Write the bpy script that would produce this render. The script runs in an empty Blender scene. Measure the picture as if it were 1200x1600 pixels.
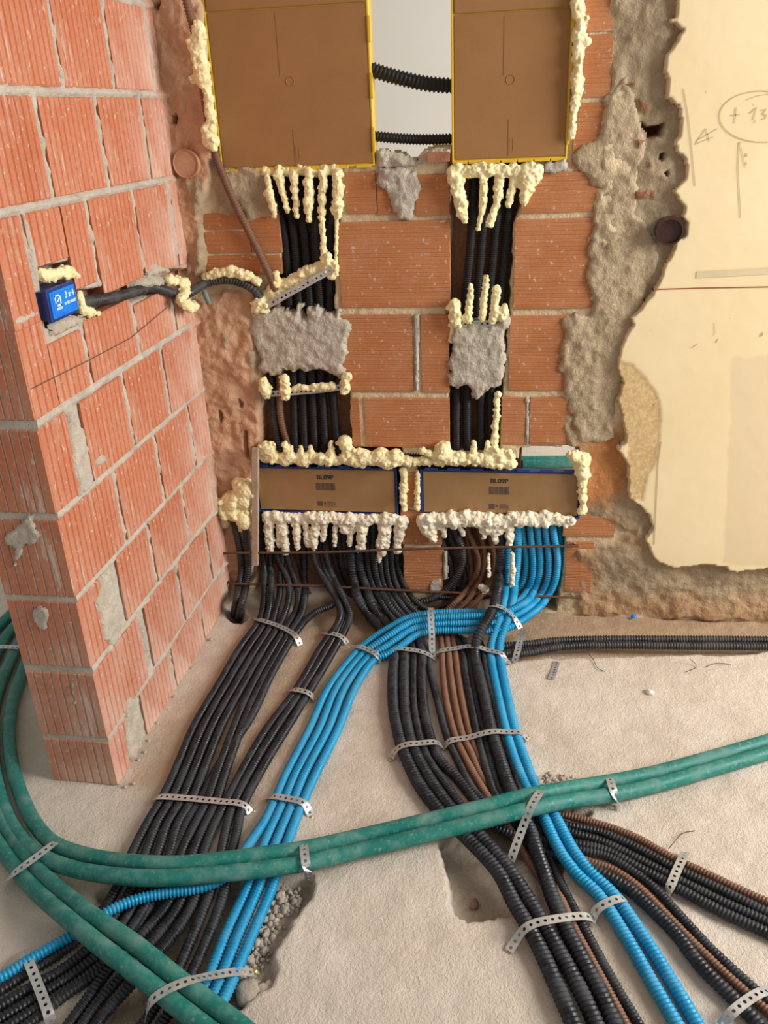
import bpy, math, random
import numpy as np
from mathutils import Vector, Matrix
random.seed(7)
rng = np.random.default_rng(11)
S = bpy.context.scene
COL = S.collection
# ------------------------------------------------------------------ camera
FPX, PITCH, YAW, ROLL = 1331.0, 25.07, -9.69, 2.588      # focal length for a 1200x1600 frame, degrees
CAMPOS = np.array([0.0, -2.4664, 1.5])
p_, y_, r_ = np.radians([PITCH, YAW, ROLL])
FW = np.array([np.sin(y_)*np.cos(p_), np.cos(y_)*np.cos(p_), -np.sin(p_)])
_rt = np.array([np.cos(y_), -np.sin(y_), 0.0]); _dn = np.cross(FW, _rt)
RT = np.cos(r_)*_rt + np.sin(r_)*_dn
DN = -np.sin(r_)*_rt + np.cos(r_)*_dn
cd = bpy.data.cameras.new('camera'); cam = bpy.data.objects.new('camera', cd); COL.objects.link(cam)
cd.sensor_fit = 'VERTICAL'; cd.sensor_height = 36.0; cd.lens = FPX/1600*36.0; cd.clip_start = 0.02
M4 = Matrix.Identity(4)
for i in range(3):
    M4[i][0] = RT[i]; M4[i][1] = -DN[i]; M4[i][2] = -FW[i]; M4[i][3] = CAMPOS[i]
cam.matrix_world = M4
S.camera = cam
# ------------------------------------------------------------------ light
w = bpy.data.worlds.new('world'); S.world = w; w.use_nodes = True
w.node_tree.nodes['Background'].inputs[0].default_value = (1.0, 0.97, 0.93, 1)
w.node_tree.nodes['Background'].inputs[1].default_value = 0.40

def area(name, loc, aim, sx, sy, power, col):
    l = bpy.data.lights.new(name, 'AREA'); l.shape = 'RECTANGLE'; l.size = sx; l.size_y = sy
    l.energy = power; l.color = col
    o = bpy.data.objects.new(name, l); COL.objects.link(o); o.location = loc
    o.rotation_euler = (Vector(aim)-Vector(loc)).to_track_quat('-Z', 'Y').to_euler()
    return o
area('window_light', (3.0, -1.15, 2.0), (-0.3, -0.6, 0.4), 1.6, 1.7, 174, (1.0, 0.965, 0.92))
area('next_room_fill_light', (1.9, 1.4, 1.7), (-0.4, 2.0, 1.2), 1.2, 1.2, 26, (1.0, 0.98, 0.95))  # added fill lamp without a seen source, brightens the far wall
S.view_settings.view_transform = 'Standard'; S.view_settings.look = 'None'
S.view_settings.gamma = 1.0; S.view_settings.use_curve_mapping = False
S.view_settings.exposure = 0.0

# ------------------------------------------------------------------ pixel of the photograph -> point on a real plane
XL = -0.972
def ray(x, y): return ((x-600)/FPX)*RT + ((y-800)/FPX)*DN + FW
def F(x, y, h=0.0):
    d = ray(x, y); return CAMPOS + d*((h-CAMPOS[2])/d[2])
def W(x, y, off=0.0):
    d = ray(x, y); return CAMPOS + d*((-off-CAMPOS[1])/d[1])
def L(x, y, off=0.0):
    d = ray(x, y); return CAMPOS + d*((XL+off-CAMPOS[0])/d[0])
def mpp(P): return float((np.asarray(P)-CAMPOS) @ FW)/FPX       # metres per pixel at a point
def P3(t):
    if len(t) == 2: return F(t[0], t[1], 0.012)
    if isinstance(t[2], str): return {'w': W, 'l': L}[t[2]](t[0], t[1], t[3] if len(t) > 3 else 0)
    return F(*t)

# ------------------------------------------------------------------ noise
def vnoise(u, v, seed):
    g = np.random.default_rng(seed).random((128, 128))
    iu = np.floor(u).astype(int); iv = np.floor(v).astype(int); fu = u-iu; fv = v-iv
    fu = fu*fu*(3-2*fu); fv = fv*fv*(3-2*fv)
    a = g[iu % 128, iv % 128]; b = g[(iu+1) % 128, iv % 128]; c = g[iu % 128, (iv+1) % 128]; d = g[(iu+1) % 128, (iv+1) % 128]
    return (a*(1-fu)+b*fu)*(1-fv)+(c*(1-fu)+d*fu)*fv
def fbm(u, v, size, octv=4, seed=1):
    s = 0; amp = 0.5; f = 1.0/size; tot = 0
    for k in range(octv):
        s = s+amp*(vnoise(u*f+17.3*k+50, v*f+9.1*k+50, seed+k)*2-1); tot += amp; amp *= 0.55; f *= 2.03
    return s/tot
def sdf(U, V, poly):
    poly = np.asarray(poly); d = np.full(U.shape, 1e9); ins = np.zeros(U.shape, bool)
    n = len(poly)
    for i in range(n):
        a = poly[i]; b = poly[(i+1) % n]; e = b-a
        wx = U-a[0]; wy = V-a[1]; t = np.clip((wx*e[0]+wy*e[1])/max(e@e, 1e-12), 0, 1)
        d = np.minimum(d, (wx-e[0]*t)**2+(wy-e[1]*t)**2)
        if a[1] != b[1]:
            c = ((a[1] > V) != (b[1] > V)) & (U < (b[0]-a[0])*(V-a[1])/(b[1]-a[1])+a[0]); ins ^= c
    d = np.sqrt(d); return np.where(ins, -d, d)
def sst(x, a, b):
    t = np.clip((x-a)/(b-a), 0, 1); return t*t*(3-2*t)
def wpoly(pts, off=0.0): return np.array([W(x, y, off)[[0, 2]] for x, y in pts])
def fpoly(pts): return np.array([F(x, y)[[0, 1]] for x, y in pts])
def lpoly(pts): return np.array([L(x, y)[[1, 2]] for x, y in pts])

# ------------------------------------------------------------------ materials
def lin(c):
    return tuple(((v/255)/12.92 if v/255 <= 0.04045 else ((v/255+0.055)/1.055)**2.4) for v in c)+(1,)
class NT:
    def __init__(s, name):
        s.m = bpy.data.materials.new(name); s.m.use_nodes = True; s.t = s.m.node_tree; s.n = s.t.nodes
        s.b = s.n['Principled BSDF']; s.tc = s.n.new('ShaderNodeTexCoord')
    def link(s, a, b): s.t.links.new(a, b)
    def vec(s, scale=(1, 1, 1), src='Object'):
        mp = s.n.new('ShaderNodeMapping'); mp.inputs['Scale'].default_value = scale
        s.link(s.tc.outputs[src], mp.inputs['Vector']); return mp.outputs[0]
    def noise(s, scale, detail=5, rough=0.6, v=None):
        n = s.n.new('ShaderNodeTexNoise'); n.inputs['Scale'].default_value = scale; n.inputs['Detail'].default_value = detail
        n.inputs['Roughness'].default_value = rough
        s.link(v if v is not None else s.vec(), n.inputs['Vector']); return n.outputs['Fac']
    def ramp(s, x, a, b, lo=0.0, hi=1.0):
        m = s.n.new('ShaderNodeMapRange'); m.inputs[1].default_value = a; m.inputs[2].default_value = b
        m.inputs[3].default_value = lo; m.inputs[4].default_value = hi; s.link(x, m.inputs[0]); return m.outputs[0]
    def math(s, op, a, b):
        m = s.n.new('ShaderNodeMath'); m.operation = op
        for i, q in enumerate((a, b)):
            if isinstance(q, (int, float)): m.inputs[i].default_value = q
            else: s.link(q, m.inputs[i])
        return m.outputs[0]
    def mix(s, f, a, b):
        m = s.n.new('ShaderNodeMix'); m.data_type = 'RGBA'
        if isinstance(f, (int, float)): m.inputs[0].default_value = f
        else: s.link(f, m.inputs[0])
        for k, q in ((6, a), (7, b)):
            if isinstance(q, tuple): m.inputs[k].default_value = q
            else: s.link(q, m.inputs[k])
        return m.outputs[2]
    def attr(s, name):
        a = s.n.new('ShaderNodeAttribute'); a.attribute_name = name; return a.outputs['Fac']
    def rand(s):
        return s.n.new('ShaderNodeObjectInfo').outputs['Random']
    def bump(s, h, strength, dist=0.01):
        b = s.n.new('ShaderNodeBump'); b.inputs['Strength'].default_value = strength; b.inputs['Distance'].default_value = dist
        s.link(h, b.inputs['Height']); s.link(b.outputs[0], s.b.inputs['Normal'])
    def done(s, col, rough=0.9, metal=0.0, spec=None):
        if isinstance(col, tuple): s.b.inputs['Base Color'].default_value = col
        else: s.link(col, s.b.inputs['Base Color'])
        if isinstance(rough, (int, float)): s.b.inputs['Roughness'].default_value = rough
        else: s.link(rough, s.b.inputs['Roughness'])
        s.b.inputs['Metallic'].default_value = metal
        if spec is not None: s.b.inputs['Specular IOR Level'].default_value = spec
        return s.m
MAT = {}
def brick_mat(name, c1, c2, c3, smear, axis):
    k = NT(name)
    r = k.rand()
    col = k.mix(r, lin(c1), lin(c2))
    col = k.mix(k.ramp(k.noise(9, 4), .4, .75), col, lin(c3))
    fine = k.noise(160, 3, .7)
    col = k.mix(k.ramp(fine, .35, .75, 0, .35), col, lin((c1[0]*.72, c1[1]*.68, c1[2]*.66)))
    sc = (26, 26, 3.2) if axis == 'v' else (3.5, 26, 40)
    sm = k.noise(1.6, 6, .7, k.vec(sc)); sm2 = k.noise(4.5, 3, .6)
    f = k.math('MULTIPLY', k.ramp(sm, smear, smear+.06), k.ramp(sm2, .42, .62))
    st = (60, 60, 9) if axis == 'v' else (9, 60, 60)
    t3 = .65 if axis == 'v' else .70
    f3 = k.ramp(k.noise(2.2, 4, .6, k.vec(st)), t3, t3+.04)
    spots = k.ramp(k.noise(75, 2, .5), .66, .70)
    f = k.math('MAXIMUM', f, k.math('MAXIMUM', k.math('MULTIPLY', f3, .8), k.math('MULTIPLY', spots, .7)))
    col = k.mix(k.math('MULTIPLY', f, .82), col, lin((214, 198, 182)))
    if axis == 'v':                      # dust and splashed lime near the foot of the wall
        geo = k.n.new('ShaderNodeNewGeometry'); sp = k.n.new('ShaderNodeSeparateXYZ'); k.link(geo.outputs['Position'], sp.inputs[0])
        low = k.ramp(sp.outputs['Z'], .0, .62, 1.0, .0); nearc = k.ramp(sp.outputs['Y'], -.34, -.08, 0, 1)
        du = k.math('MULTIPLY', k.math('MAXIMUM', k.math('MULTIPLY', low, .8), k.math('MULTIPLY', nearc, .95)), k.ramp(k.noise(7, 5, .65), .3, .68))
        col = k.mix(du, col, lin((222, 192, 176)))
    if axis == 'h':
        wv = k.n.new('ShaderNodeTexWave'); wv.bands_direction = 'Z'; wv.inputs['Scale'].default_value = 52; wv.inputs['Distortion'].default_value = .7
        wv.inputs['Detail'].default_value = 2
        k.link(k.vec((1, 1, 1)), wv.inputs['Vector'])
        k.bump(k.math('ADD', k.math('MULTIPLY', wv.outputs['Fac'], .8), fine), .22, .003)
    else:
        k.bump(k.math('ADD', fine, k.math('MULTIPLY', f, 1.2)), .45, .003)
    return k.done(col, .92, spec=.2)
MAT['brick_left'] = brick_mat('brick_terracotta_dusty', (204, 129, 96), (192, 115, 82), (210, 145, 116), .56, 'v')
MAT['brick_back'] = brick_mat('brick_terracotta', (190, 127, 84), (182, 117, 73), (198, 140, 100), .60, 'h')
def mortar_mat(name, a, b, c, bs=.8):
    k = NT(name)
    col = k.mix(k.ramp(k.noise(14, 6), .35, .7), lin(a), lin(b))
    g = k.noise(120, 4, .75)
    col = k.mix(k.ramp(g, .52, .72), col, lin(c))
    k.bump(k.math('ADD', g, k.math('MULTIPLY', k.noise(45, 3), 1.2)), bs, .006)
    return k.done(col, .95, spec=.1)
MAT['mortar'] = mortar_mat('mortar_grey', (202, 190, 174), (176, 164, 146), (220, 210, 196))
MAT['patch'] = mortar_mat('mortar_fresh_grey', (200, 190, 172), (182, 172, 155), (216, 207, 192), 1.0)
def wall_mat():
    k = NT('rough_masonry')
    g = k.noise(120, 4, .75); m = k.noise(22, 6, .65)
    base = k.mix(k.ramp(m, .35, .7), lin((222, 202, 166)), lin((194, 172, 138)))
    terra = k.mix(k.ramp(m, .3, .72), lin((216, 174, 142)), lin((190, 146, 114)))
    orange = k.mix(k.ramp(m, .35, .7), lin((196, 132, 80)), lin((172, 120, 78)))
    cem = k.mix(k.ramp(m, .3, .7), lin((184, 166, 138)), lin((158, 136, 108)))
    red = k.mix(k.ramp(m, .3, .7), lin((150, 82, 50)), lin((118, 62, 40)))
    col = k.mix(k.attr('terra'), base, terra); col = k.mix(k.attr('cement'), col, cem)
    col = k.mix(k.attr('orange'), col, orange); col = k.mix(k.attr('red'), col, red)
    col = k.mix(k.ramp(g, .55, .75, 0, .5), col, lin((216, 196, 166)))
    k.bump(k.math('ADD', k.math('MULTIPLY', g, .8), k.math('MULTIPLY', k.noise(48, 4, .7), 1.3)), .65, .007)
    return k.done(col, .95, spec=.1)
MAT['wall'] = wall_mat()
def floor_mat():
    k = NT('concrete_floor')
    m = k.noise(3.2, 6, .6); m2 = k.noise(18, 5, .6); g = k.noise(260, 3, .7); h = k.noise(95, 5, .75)
    col = k.mix(k.ramp(m, .35, .68), lin((232, 219, 204)), lin((213, 197, 178)))
    col = k.mix(k.ramp(m2, .5, .72, 0, .5), col, lin((240, 226, 212)))
    dirt = k.mix(k.ramp(m2, .35, .7), lin((190, 156, 118)), lin((160, 126, 92)))
    col = k.mix(k.attr('dirt'), col, dirt)
    rub = k.mix(k.ramp(h, .35, .7), lin((190, 176, 158)), lin((152, 136, 118)))
    col = k.mix(k.attr('rubble'), col, rub)
    col = k.mix(k.ramp(g, .66, .74, 0, .6), col, lin((150, 126, 106)))
    k.bump(k.math('ADD', k.math('MULTIPLY', g, .6), k.math('MULTIPLY', h, 1.2)), .8, .008)
    return k.done(col, .95, spec=.15)
MAT['floor'] = floor_mat()
def plaster_mat():
    k = NT('cream_plaster')
    m = k.noise(2.5, 5, .6); g = k.noise(200, 2, .6)
    col = k.mix(k.ramp(m, .35, .7), lin((240, 219, 177)), lin((233, 210, 164)))
    st = k.mix(k.ramp(k.noise(90, 3, .7), .4, .66), lin((200, 168, 118)), lin((224, 196, 146)))
    col = k.mix(k.attr('grey'), col, lin((226, 204, 164)))
    col = k.mix(k.attr('stain'), col, st)
    col = k.mix(k.attr('edge'), col, lin((178, 156, 124)))
    spots = k.ramp(k.noise(26, 2, .5), .76, .79)
    col = k.mix(k.math('MULTIPLY', spots, .6), col, lin((150, 120, 84)))
    k.bump(k.math('ADD', g, k.math('MULTIPLY', k.noise(12, 4), .6)), .04, .003)
    return k.done(col, .85, spec=.2)
MAT['plaster'] = plaster_mat()
def conduit_mat(name, c, dust, amt, rough=.5, c2=None):
    k = NT(name)
    n = k.noise(14, 5, .7)
    col = lin(c) if c2 is None else k.mix(k.ramp(k.noise(5, 3), .35, .7), lin(c), lin(c2))
    f = k.ramp(n, .46, .74, 0, amt)
    f2 = k.ramp(k.noise(90, 3, .7), .55, .72, 0, amt*.9)
    col = k.mix(k.math('MAXIMUM', f, f2), col, lin(dust))
    return k.done(col, k.ramp(n, .4, .7, rough, .85), spec=.4)
MAT['black'] = conduit_mat('black_corrugated_plastic', (27, 28, 33), (120, 122, 128), .30, .30)
MAT['black_clean'] = conduit_mat('black_corrugated_plastic_clean', (27, 27, 28), (80, 74, 68), .22, .45)
MAT['grey_black'] = conduit_mat('worn_black_corrugated_plastic', (46, 46, 48), (124, 118, 112), .45, .34)
MAT['blue'] = conduit_mat('blue_corrugated_plastic', (12, 150, 198), (140, 188, 198), .3, .34, (8, 137, 186))
MAT['blue_shaded'] = conduit_mat('shade_toned_blue_corrugated_plastic', (18, 140, 172), (120, 160, 170), .3, .45, (14, 128, 150))  # same blue plastic, with the shade by the wall put into its colour
MAT['brown'] = conduit_mat('brown_corrugated_plastic', (118, 82, 62), (160, 134, 114), .35, .45)
MAT['green'] = conduit_mat('green_smooth_plastic', (22, 110, 100), (128, 158, 148), .72, .4, (32, 124, 112))
def steel_mat():
    k = NT('galvanised_steel'); n = k.noise(40, 3)
    return k.done(k.mix(k.ramp(n, .35, .7), lin((206, 206, 204)), lin((176, 176, 174))), .45, .6)
MAT['steel'] = steel_mat()
def simple(name, c, c2=None, rough=.6, metal=0.0, sc=20, bump=0.0, bs=120):
    k = NT(name)
    col = lin(c) if c2 is None else k.mix(k.ramp(k.noise(sc, 5), .35, .7), lin(c), lin(c2))
    if bump: k.bump(k.noise(bs, 4, .7), bump, .004)
    return k.done(col, rough, metal)
MAT['foam'] = simple('expanding_foam_cream', (246, 234, 186), (234, 216, 160), .75, 0, 30, .6, 90)
MAT['foam_white'] = simple('expanding_foam_white', (244, 236, 214), (234, 220, 188), .7, 0, 30, .6, 90)
MAT['card'] = simple('cardboard', (158, 114, 68), (150, 106, 62), .85, 0, 6, .1, 200)
MAT['card_low'] = simple('cardboard_under_film', (160, 124, 82), (146, 110, 70), .45, 0, 9, .05, 60)
MAT['yellow'] = simple('yellow_plastic', (226, 188, 50), (214, 172, 40), .4)
MAT['bluebox'] = simple('dark_blue_plastic', (24, 62, 138), (18, 46, 108), .4)
MAT['bluelid'] = simple('bright_blue_plastic', (6, 140, 240), (4, 112, 222), .35, 0, 25)
MAT['wood'] = simple('grey_pine', (186, 164, 142), (164, 138, 114), .85, 0, 30, .3, 80)
MAT['rust'] = simple('rusty_rebar', (112, 78, 58), (82, 56, 44), .8, .2, 60, .5, 200)
MAT['white_wall'] = simple('white_painted_wall', (226, 222, 214), (222, 218, 208), .9, 0, 2)
MAT['stone'] = simple('rubble_stone', (196, 182, 166), (150, 138, 126), .95, 0, 40, .8, 60)
MAT['terra'] = simple('broken_terracotta', (170, 116, 84), (140, 92, 66), .95, 0, 30, .5, 120)
MAT['ink'] = simple('black_print', (40, 36, 34), None, .8)
MAT['ink_grey'] = simple('grey_print', (84, 72, 62), None, .8)
MAT['white_ink'] = simple('white_print', (236, 242, 246), None, .7)
MAT['pencil'] = simple('pencil_line', (194, 174, 136), None, .9)
MAT['redline'] = simple('red_chalk_line', (156, 92, 64), None, .9)
MAT['filler'] = simple('grey_filler', (218, 198, 160), (206, 188, 150), .9)
MAT['pipe_brown'] = simple('dark_brown_pvc', (74, 40, 32), (56, 30, 25), .3)
MAT['grey_pvc'] = simple('grey_green_pvc', (120, 134, 122), (100, 112, 102), .6)
MAT['brass'] = simple('yellow_zinc_screw', (196, 170, 96), None, .4, .7)
MAT['white_paint'] = simple('white_gypsum', (226, 226, 220), (206, 206, 200), .9)
MAT['brown_stone'] = simple('brown_stone', (142, 116, 92), (112, 90, 72), .95, 0, 40, .8, 60)
MAT['wire'] = simple('thin_dark_wire', (92, 84, 76), None, .5, .5)

# ------------------------------------------------------------------ object helpers
WLOC = {}
def finish(o, off, parent):
    base = WLOC[parent.name] if parent else np.zeros(3)
    o.location = np.asarray(off)-base; WLOC[o.name] = np.asarray(off, float)
    if parent: o.parent = parent
def meta(o, label=None, cat=None, group=None, kind=None):
    if label: o['label'] = label
    if cat: o['category'] = cat
    if group: o['group'] = group
    if kind: o['kind'] = kind
    return o
def mesh(name, V, faces, mat, parent=None, smooth=False, attrs=None, label=None, cat=None, group=None, kind=None, origin=None):
    V = np.asarray(V, float)
    if origin is None:
        lo, hi = V.min(0), V.max(0); origin = np.array([(lo[0]+hi[0])/2, (lo[1]+hi[1])/2, lo[2]])
    me = bpy.data.meshes.new(name); Vl = V-origin
    if isinstance(faces, np.ndarray):
        nf, k = faces.shape
        me.vertices.add(len(Vl)); me.vertices.foreach_set('co', Vl.astype(np.float32).ravel())
        me.loops.add(nf*k); me.loops.foreach_set('vertex_index', faces.astype(np.int32).ravel())
        me.polygons.add(nf); me.polygons.foreach_set('loop_start', np.arange(0, nf*k, k, dtype=np.int32))
        me.update(calc_edges=True); me.validate()
    else:
        me.from_pydata(Vl.tolist(), [], [list(map(int, f)) for f in faces]); me.update()
    if smooth: me.polygons.foreach_set('use_smooth', np.ones(len(me.polygons), bool))
    if attrs:
        for n, a in attrs.items():
            at = me.attributes.new(n, 'FLOAT', 'POINT'); at.data.foreach_set('value', np.asarray(a, np.float32).ravel())
    for m in (mat if isinstance(mat, (list, tuple)) else [mat]): me.materials.append(m)
    o = bpy.data.objects.new(name, me); COL.objects.link(o); finish(o, origin, parent)
    return meta(o, label, cat, group, kind)
def empty(name, loc, label=None, cat=None, group=None):
    o = bpy.data.objects.new(name, None); o.empty_display_size = .05; COL.objects.link(o); finish(o, loc, None)
    return meta(o, label, cat, group)
BF = [(0, 3, 2, 1), (4, 5, 6, 7), (0, 1, 5, 4), (1, 2, 6, 5), (2, 3, 7, 6), (3, 0, 4, 7)]
def boxv(x0, x1, y0, y1, z0, z1):
    return [(x0, y0, z0), (x1, y0, z0), (x1, y1, z0), (x0, y1, z0), (x0, y0, z1), (x1, y0, z1), (x1, y1, z1), (x0, y1, z1)]
def boxes(name, bs, mat, parent=None, bevel=0, **kw):
    V = []; Fc = []
    for b in bs:
        n = len(V); V += boxv(*b); Fc += [tuple(i+n for i in f) for f in BF]
    o = mesh(name, V, Fc, mat, parent, **kw)
    if bevel:
        m = o.modifiers.new('bevel', 'BEVEL'); m.width = bevel; m.segments = 2; m.limit_method = 'ANGLE'
    return o
def gridfaces(nu, nv, keep=None):
    i = np.arange(nu*nv).reshape(nu, nv)
    f = np.stack([i[:-1, :-1], i[1:, :-1], i[1:, 1:], i[:-1, 1:]], -1).reshape(-1, 4)
    if keep is not None:
        k = keep.reshape(nu, nv); k = k[:-1, :-1] & k[1:, :-1] & k[1:, 1:] & k[:-1, 1:]; f = f[k.ravel()]
    return f
def compact(V, f, attrs):
    u, inv = np.unique(f, return_inverse=True)
    return V[u], inv.reshape(f.shape), {k: np.asarray(a).ravel()[u] for k, a in attrs.items()}
# surfaces given as height over a plane.  plane 'w': (X,Z) out=-Y ; 'l': (Y,Z) out=+X ; 'f': (X,Y) out=+Z
def lift(pl, U, V, d):
    if pl == 'w': return np.stack([U, -d, V], -1).reshape(-1, 3)
    if pl == 'l': return np.stack([XL+d, U, V], -1).reshape(-1, 3)
    return np.stack([U, V, d], -1).reshape(-1, 3)
def ugrid(u0, u1, v0, v1, res):
    u = np.arange(u0, u1+res/2, res); v = np.arange(v0, v1+res/2, res)
    return np.meshgrid(u, v, indexing='ij')
def flip(f, pl): return f[:, ::-1] if pl == 'l' and False else f
def patch(name, pl, poly, thick, edge, mat, parent=None, res=.004, jag=.008, rough=.006, back=0.0, seed=3, zones=None, dome=0, js=.03, **kw):
    """a lump or layer stuck on a plane: ragged outline, own thickness, rough face"""
    poly = np.asarray(poly); lo = poly.min(0)-.03; hi = poly.max(0)+.03
    U, V = ugrid(lo[0], hi[0], lo[1], hi[1], res)
    s = sdf(U, V, poly)+jag*fbm(U, V, js, 3, seed)
    e = np.clip(-s/max(edge, 1e-4), 0, 1)
    d = back+(thick-back)*np.sqrt(1-(1-e)**2)+rough*fbm(U, V, .03, 4, seed+9)*np.clip(e*1.5, 0, 1)
    if dome: d = d+dome*np.clip(-s/.08, 0, 1)
    d = np.where(s > -res*.6, back-.004, d)
    attrs = {'edge': np.clip(1-(-s/.006), 0, 1)}
    if zones:
        for zn, zp in zones.items():
            zs = sdf(U, V, zp)+.006*fbm(U, V, .03, 3, seed+4); z = sst(-zs, -.002, .004)
            attrs[zn] = z
            if zn == 'stain': d = d-.002*z
    keep = s < res*.8
    f = gridfaces(*U.shape, keep)
    P, f, attrs = compact(lift(pl, U, V, d), f, attrs)
    if pl == 'l': f = f
    return mesh(name, P, f, mat, parent, smooth=True, attrs=attrs, **kw)

# ------------------------------------------------------------------ tubes
def spline(P, step):
    P = np.asarray(P, float)
    P = np.vstack([2*P[0]-P[1], P, 2*P[-1]-P[-2]])
    out = []
    for i in range(1, len(P)-2):
        p0, p1, p2, p3 = P[i-1:i+3]
        t0 = 0; t1 = t0+np.linalg.norm(p1-p0)**.5+1e-6; t2 = t1+np.linalg.norm(p2-p1)**.5+1e-6; t3 = t2+np.linalg.norm(p3-p2)**.5+1e-6
        n = max(3, int(np.linalg.norm(p2-p1)/.01)+1)
        t = np.linspace(t1, t2, n, endpoint=False)[:, None]
        A1 = (t1-t)/(t1-t0)*p0+(t-t0)/(t1-t0)*p1; A2 = (t2-t)/(t2-t1)*p1+(t-t1)/(t2-t1)*p2; A3 = (t3-t)/(t3-t2)*p2+(t-t2)/(t3-t2)*p3
        B1 = (t2-t)/(t2-t0)*A1+(t-t0)/(t2-t0)*A2; B2 = (t3-t)/(t3-t1)*A2+(t-t1)/(t3-t1)*A3
        out.append((t2-t)/(t2-t1)*B1+(t-t1)/(t2-t1)*B2)
    out.append(P[-2][None]); C = np.vstack(out)
    for _ in range(2): C[1:-1] = .25*C[:-2]+.5*C[1:-1]+.25*C[2:]
    d = np.r_[0, np.cumsum(np.linalg.norm(np.diff(C, axis=0), axis=1))]
    n = max(2, int(d[-1]/step)+1); s = np.linspace(0, d[-1], n)
    return np.stack([np.interp(s, d, C[:, k]) for k in range(3)], -1)
def sweep(C, R, n=10):
    T = np.gradient(C, axis=0); T /= np.linalg.norm(T, axis=1)[:, None]+1e-12
    N = np.empty_like(T); a = np.array([0, 0, 1.0]) if abs(T[0, 2]) < .8 else np.array([0, 1.0, 0])
    v = a-T[0]*(a@T[0]); v /= np.linalg.norm(v)
    for i in range(len(T)):
        v = v-T[i]*(v@T[i]); v = v/np.linalg.norm(v); N[i] = v
    B = np.cross(T, N); th = np.linspace(0, 2*np.pi, n, endpoint=False)
    V = C[:, None]+R[:, None, None]*(np.cos(th)[None, :, None]*N[:, None]+np.sin(th)[None, :, None]*B[:, None])
    m = len(C); i = np.arange(m*n).reshape(m, n); j = np.roll(i, -1, 1)
    f = np.stack([i[:-1], j[:-1], j[1:], i[1:]], -1).reshape(-1, 4)
    V = V.reshape(-1, 3)
    V = np.vstack([V, C[0], C[-1]]); a, b = len(V)-2, len(V)-1
    caps = [[a, j[0, k], i[0, k], i[0, k]] for k in range(n)]
    return V, f, i, a, b
def conduit(pts, r, mat, label, group=None, corr=True, n=10, name='corrugated_conduit', cat='conduit', parent=None, pitch=None):
    P = [p if isinstance(p, np.ndarray) else P3(p) for p in pts]
    e = pts[-1]
    if not isinstance(e, np.ndarray) and (e[0] > 1200 or e[0] < -20 or e[1] > 1610):    # run on beyond the frame
        dd = P[-1]-P[-2]; dd[2] = 0; P.append(P[-1]+dd/np.linalg.norm(dd)*.45)
    pitch = pitch or .0028+.43*r
    C = spline(P, pitch/4 if corr else .012)
    R = np.full(len(C), r)
    if corr: R[2::4] *= .80; R[3::4] *= .80
    V, f, i, a, b = sweep(C, R, n)
    V = V[:-2]
    Fc = f
    o = mesh(name, V, Fc, MAT[mat] if isinstance(mat, str) else mat, parent, smooth=True, label=label, cat=cat, group=group)
    return o
def rod(name, P, r, mat, parent=None, n=8, **kw):
    C = spline([p if isinstance(p, np.ndarray) else P3(p) for p in P], .01)
    V, f, i, a, b = sweep(C, np.full(len(C), r), n)
    return mesh(name, V[:-2], f, MAT[mat], parent, smooth=True, **kw)
def ribbon(name, P2, width, off, mat, parent, pl='w', th=.0006, **kw):
    """a flat drawn or printed line on a plane"""
    P2 = [np.asarray(p, float) for p in P2]; V = []; Fc = []
    for a, b in zip(P2[:-1], P2[1:]):
        d = b-a; Ln = np.linalg.norm(d)
        if Ln < 1e-6: continue
        d /= Ln; q = np.array([-d[1], d[0]])*width/2; k = len(V)
        ex = .3 if width < .01 else 0
        for s, e in ((a-d*width*ex, 1), (b+d*width*ex, 1)):
            for sg in (-1, 1):
                p = s+q*sg; V.append((p[0], p[1]))
        Fc.append((k, k+1, k+3, k+2))
    V = np.array(V); return mesh(name, lift(pl, V[:, 0], V[:, 1], off+.00012*(np.arange(len(V))//4 % 2)), Fc, MAT[mat], parent, **kw)

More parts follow.
